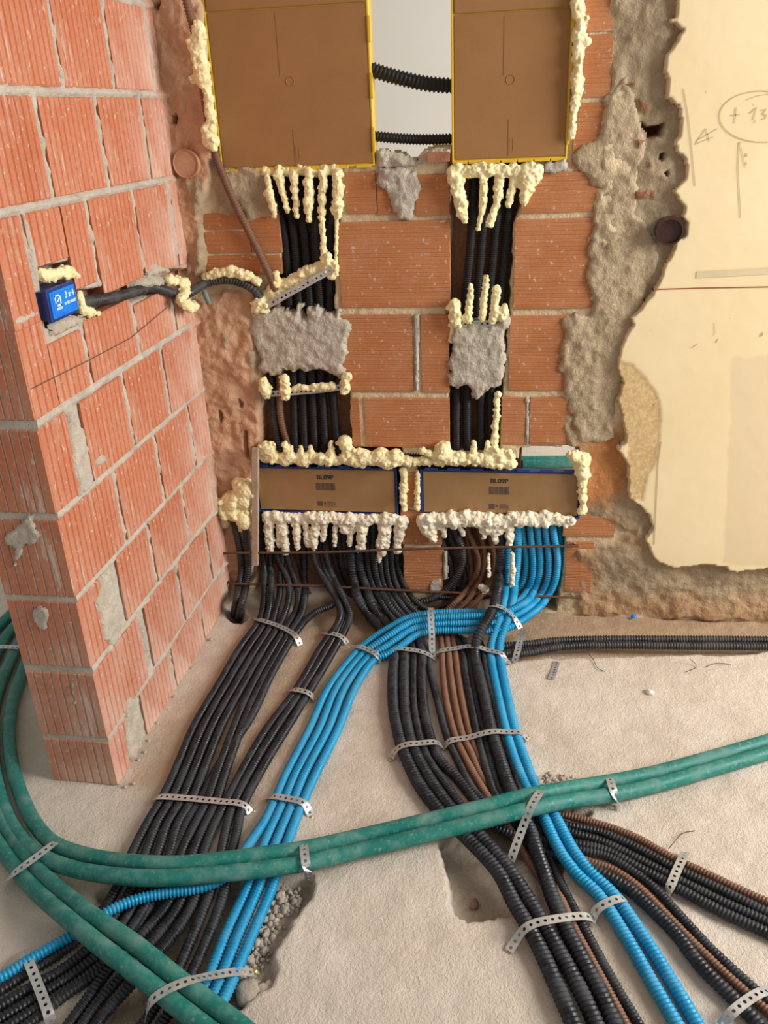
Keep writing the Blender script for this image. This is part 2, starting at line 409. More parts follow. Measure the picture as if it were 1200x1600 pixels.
# ------------------------------------------------------------------ perforated strap
def strap(pts, label, nrm=(0, 0, 1), width=.019, screws=(), group='perforated steel straps', cell=.0145):
    P = [P3(p) for p in pts]
    C = spline(P, .002); d = np.r_[0, np.cumsum(np.linalg.norm(np.diff(C, axis=0), axis=1))]
    n = max(2, int(d[-1]/cell)); cell = d[-1]/n; nrm = np.array(nrm, float)
    def at(s):
        c = np.array([np.interp(s, d, C[:, k]) for k in range(3)])
        a = np.array([np.interp(min(s+.006, d[-1]), d, C[:, k]) for k in range(3)])-np.array([np.interp(max(s-.006, 0), d, C[:, k]) for k in range(3)])
        t = a/np.linalg.norm(a); w_ = np.cross(nrm, t); w_ /= np.linalg.norm(w_)+1e-9; return c, w_
    V = []; Fc = []; hr = .0036
    for q in range(n):
        s0 = q*cell; mid = s0+cell/2; ring = []
        for k in range(8):
            th = k*math.pi/4
            c, w_ = at(mid+hr*math.cos(th)); ring.append(c+w_*hr*math.sin(th))
        outer = []
        for (sx, sy) in ((.5, 0), (.5, .5), (0, .5), (-.5, .5), (-.5, 0), (-.5, -.5), (0, -.5), (.5, -.5)):
            c, w_ = at(mid+sx*cell); outer.append(c+w_*sy*width)
        k0 = len(V); V += ring+outer
        for k in range(8): Fc.append((k0+k, k0+8+k, k0+8+(k+1) % 8, k0+(k+1) % 8))
    o = mesh('perforated_strap', V, Fc, MAT['steel'], label=label, cat='strap', group=group)
    m = o.modifiers.new('thick', 'SOLIDIFY'); m.thickness = .0012; m.offset = 1
    for s in screws:
        c = P3(s); V = []; Fc = []
        for rr, hh in ((.006, 0), (.006, .002), (.0035, .0042), (.0012, .0044)):
            for k in range(8):
                a = k*math.pi/4; V.append(c+np.array([rr*math.cos(a), rr*math.sin(a), hh]))
        for a in range(3):
            for k in range(8): Fc.append((a*8+k, a*8+(k+1) % 8, a*8+8+(k+1) % 8, a*8+8+k))
        Fc.append(tuple(range(24, 32)))
        mesh('screw', V, Fc, MAT['brass'], o)
    return o

# ------------------------------------------------------------------ foam
def ico():
    t = (1+5**.5)/2
    v = np.array([(-1, t, 0), (1, t, 0), (-1, -t, 0), (1, -t, 0), (0, -1, t), (0, 1, t), (0, -1, -t), (0, 1, -t), (t, 0, -1), (t, 0, 1), (-t, 0, -1), (-t, 0, 1)], float)
    v /= np.linalg.norm(v[0])
    f = [(0, 11, 5), (0, 5, 1), (0, 1, 7), (0, 7, 10), (0, 10, 11), (1, 5, 9), (5, 11, 4), (11, 10, 2), (10, 7, 6), (7, 1, 8), (3, 9, 4), (3, 4, 2), (3, 2, 6), (3, 6, 8), (3, 8, 9), (4, 9, 5), (2, 4, 11), (6, 2, 10), (8, 6, 7), (9, 8, 1)]
    V = [tuple(a) for a in v]; c = {}; F2 = []
    def mid(a, b):
        k = (min(a, b), max(a, b))
        if k not in c:
            q = np.array(V[a])+np.array(V[b]); q /= np.linalg.norm(q); c[k] = len(V); V.append(tuple(q))
        return c[k]
    for a, b, d in f:
        x, y, z = mid(a, b), mid(b, d), mid(d, a); F2 += [(a, x, z), (b, y, x), (d, z, y), (x, y, z)]
    return np.array(V), np.array(F2)
IV, IF = ico()
FTEX = bpy.data.textures.new('foam_lumps', 'CLOUDS'); FTEX.noise_scale = .016; FTEX.noise_depth = 2
FTEX2 = bpy.data.textures.new('foam_crust', 'CLOUDS'); FTEX2.noise_scale = .0055; FTEX2.noise_depth = 2
def bead(x0, y0, x1, y1, r0, r1=None, jit=.35, off=.02, pl='w', gap=.5):
    """a squeezed bead of foam between two places on a wall; sizes in pixels of the photograph"""
    r1 = r1 or r0; n = max(1, int(math.hypot(x1-x0, y1-y0)/(min(r0, r1)*gap))); out = []
    for k in range(n+1):
        t = k/n; r = r0+(r1-r0)*t; r *= 1+random.uniform(-jit, jit)*.6
        out.append((x0+(x1-x0)*t+random.uniform(-jit, jit)*r0*.7, y0+(y1-y0)*t+random.uniform(-jit, jit)*r0*.7, r, off+random.uniform(-.2, .3)*jit*.02, pl))
    return out
def foam(label, blobs, mat='foam', vox=.0028, disp=.006, group='expanding foam lumps'):
    V = []; Fc = []; k = 0
    for (x, y, r, off, pl) in blobs:
        c = {'w': W, 'l': L, 'f': F}[pl](x, y, off); rr = r*mpp(c)
        sc = np.array([1, 1, 1])+rng.uniform(-.15, .2, 3)
        V.append(IV*rr*sc+c); Fc.append(IF+k); k += len(IV)
        for _ in range(4 if r > 6 else 2):
            n = rng.normal(size=3); n[1] = -abs(n[1]) if pl == 'w' else n[1]; n /= np.linalg.norm(n)
            V.append(IV*rr*rng.uniform(.22, .45)+c+n*rr*rng.uniform(.8, 1.05)); Fc.append(IF+k); k += len(IV)
    o = mesh('expanding_foam', np.vstack(V), np.vstack(Fc), MAT[mat], smooth=True, label=label, cat='foam', group=group)
    m = o.modifiers.new('merge', 'REMESH'); m.mode = 'VOXEL'; m.voxel_size = vox; m.use_smooth_shade = True
    m = o.modifiers.new('lumps', 'DISPLACE'); m.texture = FTEX; m.strength = disp; m.mid_level = .5
    m = o.modifiers.new('crust', 'DISPLACE'); m.texture = FTEX2; m.strength = .0055; m.mid_level = .5
    return o

# ================================================================== STRUCTURE
# ---- floor
U, V = ugrid(-2.3, 1.7, -2.35, .12, .0075)
d = .006*fbm(U, V, .35, 3, 5)+.004*fbm(U, V, .05, 4, 8)
dirt = np.zeros(U.shape); rub = np.zeros(U.shape)
def cut(poly, depth, edge, jag, dz=0.0, rz=0.0, seed=1):
    global d, dirt, rub
    s = sdf(U, V, fpoly(poly))+jag*fbm(U, V, .06, 4, seed)
    k = sst(-s, -edge*.3, edge); d = d-depth*k
    if dz: dirt = np.maximum(dirt, dz*sst(-s, -.02, .05))
    if rz: rub = np.maximum(rub, rz*sst(-s, -.01, .03))
cut([(796, 1036), (850, 1028), (900, 1026), (1000, 1024), (1200, 1020), (1700, 1012), (1900, 930), (868, 925), (640, 925), (640, 985), (720, 1000)], .026, .014, .02, dz=.8, seed=2)
cut([(687, 1315), (711, 1427), (729, 1441), (800, 1431), (850, 1420), (890, 1340), (922, 1268), (800, 1235), (730, 1270)], .042, .006, .010, rz=.6, dz=.3, seed=3)
cut([(150, 1395), (492, 1362), (486, 1424), (462, 1444), (430, 1490), (424, 1530), (300, 1640), (120, 1640), (200, 1500)], .030, .010, .03, dz=.3, rz=1.0, seed=4)
cut([(354, 958), (353, 966), (362, 971), (376, 973), (385, 966), (384, 950), (372, 938), (360, 944)], .12, .012, .016, rz=1, dz=.6, seed=5)
cut([(465, 965), (560, 1012), (620, 985), (600, 930), (420, 930)], .012, .03, .03, dz=.8, seed=6)
cut([(190, 1225), (370, 970), (600, 940), (560, 1010), (500, 1100), (400, 1270), (300, 1280)], .0, .03, .03, dz=.55, seed=7)
d += .006*np.abs(fbm(U, V, .03, 3, 21))*(rub+dirt*.4)
d += np.where(rub > .4, .005*fbm(U, V, .018, 3, 33), 0)
f = gridfaces(*U.shape)
floor = mesh('floor', lift('f', U, V, d), f, MAT['floor'], smooth=True, attrs={'dirt': dirt, 'rubble': rub}, kind='structure', origin=np.zeros(3))
fl2 = boxes('floor', [(-3, 3, .12, 2.7, -.12, 0)], MAT['floor'], kind='structure')
far = boxes('wall_far', [(-3, 3, 2.6, 2.7, 0, 3.2)], MAT['white_wall'], kind='structure')

# ---- back wall: rough base with the chases, the cavity under the boxes and the opening
U, V = ugrid(-1.0, 1.3, -.06, 2.3, .005)
d = .000+.003*fbm(U, V, .02, 3, 4)
terra = np.zeros(U.shape); cement = np.zeros(U.shape); orange = np.zeros(U.shape); red = np.zeros(U.shape)
def zone(poly, jag=.02, soft=.008, seed=1, js=.07):
    s = sdf(U, V, wpoly(poly))+jag*fbm(U, V, js, 4, seed); return sst(-s, -soft, soft), s
# rough broken column in the corner
z, s = zone([(215, -320), (318, -320), (322, 60), (334, 200), (340, 262), (318, 330), (318, 420), (290, 470), (250, 470)], .016, .012, 11)
d = d*(1-z)+z*(.022+.022*fbm(U, V, .08, 5, 12)+.007*fbm(U, V, .022, 3, 112)); terra = np.maximum(terra, z)
z, s = zone([(250, 455), (320, 470), (352, 455), (396, 456), (402, 600), (414, 690), (398, 700), (397, 885), (385, 975), (300, 985)], .010, .010, 13)
d = d*(1-z)+z*(.016+.018*fbm(U, V, .06, 5, 14)+.006*fbm(U, V, .02, 3, 114)); terra = np.maximum(terra, z)
z, s = zone([(330, 250), (430, 262), (440, 330), (380, 345), (340, 330)], .015, .01, 15)
d = d*(1-z)+z*(.012+.016*fbm(U, V, .05, 4, 16)); cement = np.maximum(cement, z)
for q in ([(296, 286), (322, 280), (326, 310), (318, 350), (326, 400), (316, 436), (306, 400), (310, 340)], [(398, 520), (412, 540), (404, 590), (394, 560)], [(352, 520), (362, 524), (356, 540)]):
    z, s = zone(q, .012, .008, 29); cement = np.maximum(cement, z); d = d+z*(.006+.012*fbm(U, V, .03, 4, 30))
# broken render and concrete to the right of the bricks
z, s = zone([(955, -320), (950, 160), (936, 240), (932, 340), (925, 480), (892, 500), (884, 620), (888, 700), (884, 800), (960, 815), (990, 830), (960, 850), (905, 860), (905, 960), (2000, 990), (2000, -320)], .02, .01, 17)
d = d*(1-z)+z*(.010+.020*fbm(U, V, .11, 5, 18)+.004*fbm(U, V, .025, 3, 19)); 
zc, s = zone([(965, 110), (1000, 200), (960, 330), (1000, 440), (980, 600), (960, 680), (900, 690), (890, 500), (925, 300), (935, 200)], .03, .02, 20)
cement = np.maximum(cement, z*(1-zc)); 
zo, s = zone([(905, 690), (975, 660), (985, 720), (978, 770), (950, 790), (905, 780)], .03, .03, 22); orange = np.maximum(orange, zo*z)
zl, s = zone([(880, 800), (960, 805), (1010, 850), (940, 850), (940, 960), (880, 960)], .02, .03, 27); orange = np.maximum(orange, zl*z*.35)
zh, s = zone([(885, 925), (2000, 950), (2000, 1000), (885, 975)], .03, .04, 28); orange = np.maximum(orange, zh*z*.4)
for q in ([(990, 200), (1000, 192), (1010, 200), (1036, 195), (1030, 212), (1005, 216), (992, 208)],):
    z, s = zone(q, .004, .004, 23); d = d-z*.07; red = np.maximum(red, z)
for q in ([(972, 132), (995, 126), (992, 138)], [(995, 150), (1012, 165), (1010, 176), (1000, 172)], [(990, 298), (1022, 295), (1024, 308), (992, 310)], [(1010, 250), (1020, 256), (1016, 266)], [(993, 218), (1008, 216), (996, 232)]):
    z, s = zone(q, .006, .004, 24); d = d+z*.01; red = np.maximum(red, z*.8)
for q in ([(1032, 240), (1037, 240), (1035, 250), (1031, 248)], [(1037, 268), (1043, 267), (1041, 273)], [(345, 640), (350, 650), (346, 660)], [(376, 622), (380, 632), (377, 634)], [(248, 6), (256, 4), (254, 16), (246, 14)], [(272, 182), (279, 178), (277, 194), (271, 192)], [(383, 672), (387, 672), (391, 715), (387, 712)]):
    z, s = zone(q, .002, .003, 25); d = d-z*.05
# small knocked-out hole behind the corner, dark in the photograph
# chases
chUL = [(410, 255), (532, 255), (524, 400), (520, 478), (545, 600), (548, 705), (405, 705), (412, 590), (408, 470), (440, 400), (437, 330)]
chUR = [(704, 250), (815, 250), (812, 322), (803, 340), (795, 480), (784, 612), (778, 705), (700, 705), (701, 480)]
cvL = [(398, 700), (626, 700), (626, 800), (630, 880), (625, 950), (398, 935)]
cvR = [(655, 720), (905, 720), (905, 815), (882, 820), (878, 900), (868, 955), (690, 950), (690, 820), (655, 815)]
for q, dp, sd in ((chUL, .075, 31), (chUR, .075, 32), (cvL, .085, 33), (cvR, .085, 34)):
    z, s = zone(q, .006, .004, sd, .03); d = d*(1-z)-z*(dp+.008*fbm(U, V, .05, 3, sd+5)); red = np.maximum(red, z*.75)
s = sdf(U, V, wpoly([(372, 470), (380, 455), (405, 452), (412, 470), (412, 520), (385, 520)]))
# opening behind the upper boxes, and the slot above the lower right box
opn = wpoly([(318, -60), (345, 262), (585, 258), (586, 238), (594, 236), (600, 243), (612, 240), (622, 243), (628, 242), (632, 250), (653, 253), (653, 244), (662, 238), (672, 231), (690, 229), (704, 228), (706, 250), (884, 244), (902, -60)])
s1 = sdf(U, V, opn)+.006*fbm(U, V, .02, 3, 41)
s2 = sdf(U, V, wpoly([(811, 700), (905, 697), (900, 765), (815, 765)]))+.002*fbm(U, V, .02, 3, 42)
s = np.minimum(s1, s2)
d = np.where(s < 0, -.12, d)
keep = s > -.008
Pw, f, at = compact(lift('w', U, V, d), gridfaces(*U.shape, keep.astype(bool)), dict(terra=terra, cement=cement, orange=orange, red=red))
wall_back = mesh('wall_back', Pw, f, MAT['wall'], smooth=True, attrs=at, kind='structure', origin=np.zeros(3))
def wall_d(x, z):
    i = int(round((x+1.0)/.005)); j = int(round((z+.06)/.005)); return d[i, j]
# ---- bricks of the back wall: real blocks with combed faces
def brick_back(x0, x1, z0, z1, proud=.006, seed=0):
    q = random.Random(seed); n = max(2, int((z1-z0)/.0105)); prof = []
    for k in range(n):
        a = z0+(z1-z0)*k/n; b = z0+(z1-z0)*(k+1)/n
        prof += [(a+.0012, 0), (b-.0022, 0), (b-.0010, -.0009)]
    prof[0] = (z0, -.002); prof[-1] = (z1, -.002)
    V = []; Fc = []; ty = q.uniform(-.0015, .0015)
    for sx, x in ((0, x0), (1, x1)):
        for (z, dd) in prof: V.append((x+q.uniform(-.0008, .0008), -(proud+dd+ty*(1 if sx else -1)), z))
        V += [(x, .035, z1), (x, .035, z0)]
    m = len(prof)+2
    for k in range(m): Fc.append((k, (k+1) % m, m+(k+1) % m, m+k))
    Fc.append(tuple(range(m))[::-1]); Fc.append(tuple(range(m, 2*m)))
    return mesh('brick', V, Fc, MAT['brick_back'], wall_back)
def brow(pts, **kw):        # bricks given by their corners on the photograph
    for k, (x0, y0, x1, y1) in enumerate(pts):
        a = W(x0, (y0+y1)/2); b = W(x1, (y0+y1)/2); t = W((x0+x1)/2, y0); u = W((x0+x1)/2, y1)
        brick_back(a[0], b[0], u[2], t[2], seed=int(x0*7+y0), **kw)
brow([(541, 268, 588, 334), (590, 270, 646, 335), (650, 272, 702, 337),
      (531, 345, 703, 480), (536, 491, 645, 612), (659, 491, 702, 613),
      (550, 621, 563, 696), (571, 621, 702, 698),
      (815, 268, 940, 332), (804, 341, 935, 482), (796, 492, 905, 610), (784, 620, 820, 694), (828, 620, 905, 694),
      (905, -130, 958, -35), (902, -30, 958, 50), (900, 54, 955, 152), (896, 160, 950, 262),
      (629, 738, 657, 792), (627, 797, 690, 850), (632, 856, 691, 925),
      (880, 806, 960, 838), (884, 845, 925, 925),
      (318, 333, 389, 358), (322, 362, 392, 395), (324, 399, 394, 428), (392, 333, 438, 395), (394, 399, 440, 428)])
boxes('brick', [(*sorted((W(669, 243)[0], W(703, 243)[0])), -.026, .09, W(690, 252)[2], W(690, 237)[2])], MAT['terra'], wall_back)
# ---- cement and render smeared over the brick ends, plaster coat
patch('cement_render', 'w', wpoly([(935, 150), (975, 120), (1010, 220), (1000, 330), (1035, 400), (1010, 460), (985, 520), (965, 620), (960, 680), (940, 692), (905, 690), (893, 650), (880, 610), (878, 560), (884, 500), (918, 482), (915, 410), (930, 350), (932, 300), (885, 245), (935, 220)]), .016, .02, MAT['mortar'] if 0 else mortar_mat('sandy_render', (192, 172, 142), (168, 146, 116), (208, 190, 160)), wall_back, res=.005, jag=.022, rough=.009, js=.05, seed=51)
patch('mortar_smear', 'w', wpoly([(592, 262), (654, 262), (655, 300), (648, 340), (622, 345), (600, 300), (590, 285)]), .02, .02, MAT['patch'], wall_back, jag=.016, rough=.012, seed=52, label='grey mortar smear over the bricks between the upper boxes')
patch('mortar_smear', 'w', wpoly([(848, 255), (884, 246), (888, 262), (868, 274), (850, 268)]), .02, .01, MAT['patch'], wall_back, jag=.01, rough=.01, seed=53)
patch('mortar_smear', 'w', wpoly([(590, 236), (598, 232), (628, 242), (652, 250), (672, 232), (704, 230), (704, 250), (640, 262), (590, 262)]), .012, .02, MAT['patch'], wall_back, jag=.008, rough=.014, seed=54)
for i, q in enumerate(([(646, 490), (657, 490), (655, 612), (648, 612)], [(820, 620), (828, 620), (827, 695), (821, 695)], [(672, 905), (690, 900), (692, 925), (670, 928)], [(692, 860), (700, 862), (700, 905), (691, 905)])):
    patch('mortar_joint', 'w', wpoly(q), .009, .006, MAT['mortar'], wall_back, jag=.004, rough=.006, seed=60+i)
plo = [(1056, -330), (1055, 25), (1032, 33), (1050, 37), (1067, 47), (1060, 60), (1040, 85), (1036, 105), (1042, 122), (1041, 150), (1024, 159), (1047, 156), (1060, 172), (1064, 195), (1061, 212), (1052, 222), (1055, 241), (1067, 247), (1072, 262), (1067, 282), (1050, 299), (1067, 327), (1065, 340), (1071, 350), (1070, 367), (1055, 375), (1047, 400), (1037, 419), (1023, 453), (1006, 475), (984, 497), (986, 509), (975, 528), (964, 562), (964, 578), (972, 600), (964, 622), (972, 669), (978, 690), (962, 703), (981, 728), (980, 753), (984, 781), (1014, 806), (1019, 828), (1006, 844), (1022, 875), (1028, 881), (1050, 890), (1106, 884), (1131, 888), (1150, 897), (1200, 890), (1290, 896), (1400, 890), (1600, 900), (1600, -330)]
POFF = .034
stain = [(960, 560), (990, 570), (1010, 590), (1026, 615), (1033, 640), (1031, 680), (1026, 720), (1014, 740), (1008, 760), (1006, 785), (985, 782), (978, 700), (960, 640)]
grey1 = [(1140, 556), (1156, 553), (1165, 560), (1192, 552), (1300, 540), (1300, 900), (1130, 880), (1141, 640)]
plaster = patch('plaster', 'w', wpoly(plo, POFF), POFF, .004, MAT['plaster'], wall_back, res=.005, jag=.005, rough=.0004, js=.02, seed=71,
                zones={'stain': wpoly(stain, POFF), 'grey': wpoly(grey1, POFF)})
def pline(pts, wd=.0022, mat='pencil', off=POFF+.0016, nm='pencil_line', **kw): return ribbon(nm, [W(x, y, POFF)[[0, 2]] for x, y in pts], wd, off, mat, plaster, **kw)
def ell(cx, cy, rx, ry, a0, a1, n=24): return [(cx+rx*math.cos(math.radians(a0+(a1-a0)*k/n)), cy+ry*math.sin(math.radians(a0+(a1-a0)*k/n))) for k in range(n+1)]
pline([(1068, 139), (1075, 180), (1080, 225), (1086, 290)]); pline(ell(1190, 182, 66, 40, 60, 285, 32)); pline([(1167, 156), (1182, 150), (1210, 145)], .0015)
pline([(1150, 168), (1148, 192)]); pline([(1143, 180), (1155, 179)])
pline([(1172, 177), (1182, 168), (1177, 187)]); pline([(1181, 187), (1179, 192)], .0016)
pline([(1190, 172), (1197, 171), (1192, 178), (1197, 180), (1196, 185), (1191, 186)])
pline([(1206, 170), (1214, 170), (1207, 178), (1214, 182), (1206, 186)])
pline([(1121, 201), (1090, 219), (1103, 201), (1108, 220)], .0018); pline([(1090, 224), (1114, 214)], .0018); pline([(1090, 219), (1087, 225), (1090, 224)], .0018)
pline([(1155, 222), (1153, 260), (1157, 340)]); pline([(1156, 222), (1164, 262)], .0015)
pline([(1023, 452), (1090, 450), (1200, 448), (1320, 446)], .0032, 'redline', nm='red_line')
pline([(1088, 429), (1130, 427), (1200, 423), (1300, 421)], .018, 'filler', POFF+.0013, nm='filler_strip')
pline([(1116, 504), (1117, 520), (1115, 524)], .0014); pline([(1122, 529), (1119, 535)], .0022); pline([(1082, 543), (1090, 537)], .0018)
pline([(1033, 690), (1028, 725), (1025, 790), (1022, 850)], .003, 'pencil')
# plastic drain stub cut flush in the broken edge
def disc_ring(cx, cy, rpx, off, depth, mat, inner, name, label, cat, cap=None, kind='w'):
    c = W(cx, cy, off); r = rpx*mpp(c); V = []; Fc = []; n = 28
    prof = [(r, .04), (r, 0), (r*inner, 0), (r*inner*.98, depth), (r*.3, depth), (0.001, depth)]
    for rr, yy in prof:
        for k in range(n):
            a = 2*math.pi*k/n; V.append(c+np.array([rr*math.cos(a), yy, rr*math.sin(a)]))
    for a in range(len(prof)-1):
        for k in range(n): Fc.append((a*n+k, a*n+(k+1) % n, a*n+n+(k+1) % n, a*n+n+k))
    return mesh(name, V, Fc, mat, None, smooth=False, label=label, cat=cat)
disc_ring(1047, 362, 21, .05, .012, MAT['pipe_brown'], .86, 'drain_pipe', 'dark brown plastic pipe end stuck in the broken plaster edge', 'pipe')
disc_ring(290, 256, 21, .045, .003, simple('clay_pipe', (196, 146, 116), (176, 126, 96), .9, 0, 30, .3), .93, 'clay_pipe', 'round clay pipe plug in the rough corner beside the upper left box', 'pipe')

# ---- left wall stub
Y0, TH = -.945, .17
courses = [(.0, .135, [-.80, -.55, -.30, -.07]), (.147, .337, [-.672, -.42, -.17]), (.355, .532, [-.79, -.55, -.30, -.06]), (.546, .738, [-.675, -.423, -.17]),
           (.752, .943, [-.80, -.542, -.294, -.06]), (.962, 1.105, [-.694, -.424, -.17]), (1.172, 1.350, [-.83, -.57, -.32, -.085]), (1.368, 1.560, [-.706, -.44, -.192]),
           (1.578, 1.768, [-.83, -.578, -.325, -.08]), (1.784, 1.98, [-.70, -.44, -.19]), (1.996, 2.19, [-.83, -.57, -.32, -.08])]
TOPS = {(5, 2): 1.085, (5, 3): 1.055}; BOTS = {(6, 2): 1.140, (6, 3): 1.132, (6, 4): 1.128}
U, V = ugrid(Y0, .02, -.02, 2.3, .004)
d = -.004+.003*fbm(U, V, .02, 3, 81)+.002*fbm(U, V, .08, 3, 82)
jd = np.full(U.shape, 9.0); zs_ = [c[0] for c in courses]+[2.2]
for ci, (z0, z1, js) in enumerate(courses):
    zj = (z1+zs_[ci+1])/2
    if ci == 5: jd = np.where(U < -.86, np.minimum(jd, np.abs(V-1.163)), jd)
    else: jd = np.minimum(jd, np.abs(V-zj))
    for yj in js:
        inz = np.maximum(np.maximum(z0-.006-V, V-z1-.006), 0); jd = np.minimum(jd, np.hypot(np.abs(U-yj), inz))
jd = np.clip(jd+.0035*fbm(U, V, .018, 3, 86), 0, 1)
d += np.exp(-(jd/.0095)**2)*(.0095+.006*fbm(U, V, .025, 3, 87))
terra = np.zeros(U.shape); red = np.zeros(U.shape)
chase = lpoly([(100, 452), (130, 452), (165, 450), (190, 447), (213, 437), (225, 425), (262, 420), (300, 420), (300, 475), (262, 458), (235, 462), (200, 472), (165, 488), (120, 497)])
s = sdf(U, V, chase)+.004*fbm(U, V, .02, 3, 83); z = sst(-s, -.003, .005); d = d*(1-z)-z*.045; red = np.maximum(red, z*.8)
boxhole = lpoly([(58, 418), (118, 408), (128, 495), (75, 512)])
s = sdf(U, V, boxhole); z = sst(-s, -.003, .005); d = d*(1-z)-z*.05; red = np.maximum(red, z*.5)
edge = sst(U, -.13, -.02)*(.55+.45*np.sign(fbm(U, V, .2, 2, 84)+.4)); d += edge*(.008+.008*fbm(U, V, .05, 4, 85)); terra = np.maximum(terra, edge)
n0 = U.shape; d[0, :] = .004
Pl = lift('l', U, V, d); f = gridfaces(*n0)
k = len(Pl); bx = np.array(boxv(XL-TH, XL-.055, Y0+.012, .05, -.02, 2.3)); side = np.array([(XL-TH, Y0, -.02), (XL+.004, Y0, -.02), (XL+.004, Y0, 2.3), (XL-TH, Y0, 2.3)])
f = np.vstack([f, np.array(BF)+k, np.array([[0, 1, 2, 3]])+k+8])
at = {'terra': np.r_[terra.ravel(), np.zeros(12)], 'red': np.r_[red.ravel(), np.zeros(12)], 'cement': np.zeros(k+12), 'orange': np.zeros(k+12)}
def wl_mat():
    kk = NT('mortar_with_dust')
    g = kk.noise(120, 4, .75); m = kk.noise(16, 6, .65)
    col = kk.mix(kk.ramp(m, .35, .7), lin((206, 196, 182)), lin((178, 166, 150)))
    col = kk.mix(kk.attr('terra'), col, kk.mix(kk.ramp(m, .35, .7), lin((214, 172, 146)), lin((196, 148, 120))))
    col = kk.mix(kk.attr('red'), col, lin((150, 88, 60)))
    col = kk.mix(kk.ramp(g, .52, .75, 0, .6), col, lin((222, 212, 198)))
    kk.bump(kk.math('ADD', g, kk.noise(50, 3)), .8, .006)
    return kk.done(col, .95, spec=.1)
wall_left = mesh('wall_left', np.vstack([Pl, bx, side]), f, wl_mat(), smooth=False, attrs=at, kind='structure', origin=np.zeros(3))
def brick_left(y0, y1, z0, z1, corner=False, seed=0, full=True):
    q = random.Random(seed); pr = .003+q.uniform(0, .003); gd = .0034; tl = q.uniform(-.0015, .0015)
    pts = []
    def ribs(a, b, fn, dirn):
        n = max(1, int(abs(b-a)/.0215)); r = []
        for k in range(n+1):
            t = a+(b-a)*k/n; h = .0034*(1 if b > a else -1)
            if k == 0: r += [(t+h*.6, 0)]
            elif k == n: r += [(t-h*.6, 0)]
            else: r += [(t-h, 0), (t-h*.4, -gd), (t+h*.4, -gd), (t+h, 0)]
        return [fn(t, dd) for t, dd in r]
    x = XL+pr
    if corner:
        pts += ribs(XL-TH, x, lambda t, dd: (t, Y0-.003-dd), 0)
        y0 = Y0-.001
    pts += ribs(y0, y1, lambda t, dd: (x+dd+tl*(t-y0)/.25, t), 0)
    pts += [(XL-.03, y1), (XL-.03, y0+.02)]
    if corner: pts += [(XL-TH, Y0+.02)]
    n = len(pts); V = []; Fc = []; c = np.mean(pts, 0)
    for z, s in ((z0, .003), (z0+.003, 0), (z1-.003, 0), (z1, .003)):
        dz = q.uniform(-.0012, .0012)
        for (px, py) in pts: V.append((px-(s if px > c[0] else 0), py+(s if (corner and py < Y0+.001) else 0), z+dz))
    for a in range(3):
        for k in range(n): Fc.append((a*n+k, a*n+(k+1) % n, a*n+n+(k+1) % n, a*n+n+k))
    Fc.append(tuple(range(n))[::-1]); Fc.append(tuple(range(3*n, 4*n)))
    return mesh('brick', V, Fc, MAT['brick_left'], wall_left)
wide = {(2, 0): .075, (1, 0): .03, (0, 0): .07, (4, 0): .045}
for ci, (z00, z11, js) in enumerate(courses):
    ys = [Y0]+js+[-.012]
    for k in range(len(ys)-1):
        a, b = ys[k], ys[k+1]; z0, z1 = z00, z11
        g0 = .0075+(wide.get((ci, k-1), 0)/2 if k else 0); g1 = .0075+wide.get((ci, k), 0)/2
        if ci == 6 and k == 0:      # cut round the blue box: only the strips beside it are left
            brick_left(Y0, -.852, z0-.03, z1, True, 600); brick_left(-.84, -.69, 1.245, z1, False, 601); continue
        if ci == 6 and k == 1:
            brick_left(-.688, b-g1, 1.174, z1, False, 602); continue
        if ci == 5 and k == 0:
            brick_left(a, -.846, z0, 1.148, True, 603); brick_left(-.846, -.70, z0, 1.092, False, 604); continue
        z0, z1 = BOTS.get((ci, k), z0), TOPS.get((ci, k), z1)
        if b-a-g0-g1 < .02: continue
        brick_left(a+g0, b-g1, z0, z1, k == 0, ci*20+k)
# ragged mortar smears squeezed over the left wall's joints
for i, (q, t) in enumerate((([(100, 640), (118, 655), (136, 700), (140, 760), (122, 775), (112, 740), (108, 690)], .010), ([(156, 895), (170, 900), (184, 980), (176, 1012), (160, 1000), (148, 940)], .010), ([(195, 1090), (214, 1088), (214, 1150), (206, 1200), (196, 1180), (192, 1130)], .009),
                            ([(225, 432), (240, 408), (252, 415), (262, 425), (245, 432)], .010), ([(75, 505), (128, 492), (126, 505), (80, 524)], .010), ([(144, 715), (168, 710), (172, 722), (146, 728)], .006), ([(6, 820), (60, 812), (72, 850), (50, 900), (15, 880)], .0))):
    if t: patch('mortar_smear', 'l', lpoly(q), t, .008, MAT['mortar'], wall_left, jag=.012, rough=.006, seed=90+i)
for i, q in enumerate(([(8, 832), (30, 818), (44, 800), (56, 806), (52, 826), (66, 838), (54, 852), (40, 850), (30, 880), (22, 896), (18, 880), (24, 858), (10, 850)], [(52, 952), (62, 946), (74, 952), (79, 968), (74, 984), (64, 984), (54, 972)], [(112, 1058), (116, 1060), (120, 1100), (116, 1104), (110, 1080)])):
    patch('mortar_smear', 'w', wpoly(q, .949), .954, .008, MAT['mortar'], wall_left, jag=.008, rough=.004, back=.946, seed=97+i)
# rebar line scratched across the bricks
ribbon('scratch_line', [L(x, y)[[1, 2]] for x, y in ((45, 607), (130, 565), (200, 528), (258, 480))], .0018, .0078, 'ink_grey', wall_left, 'l')

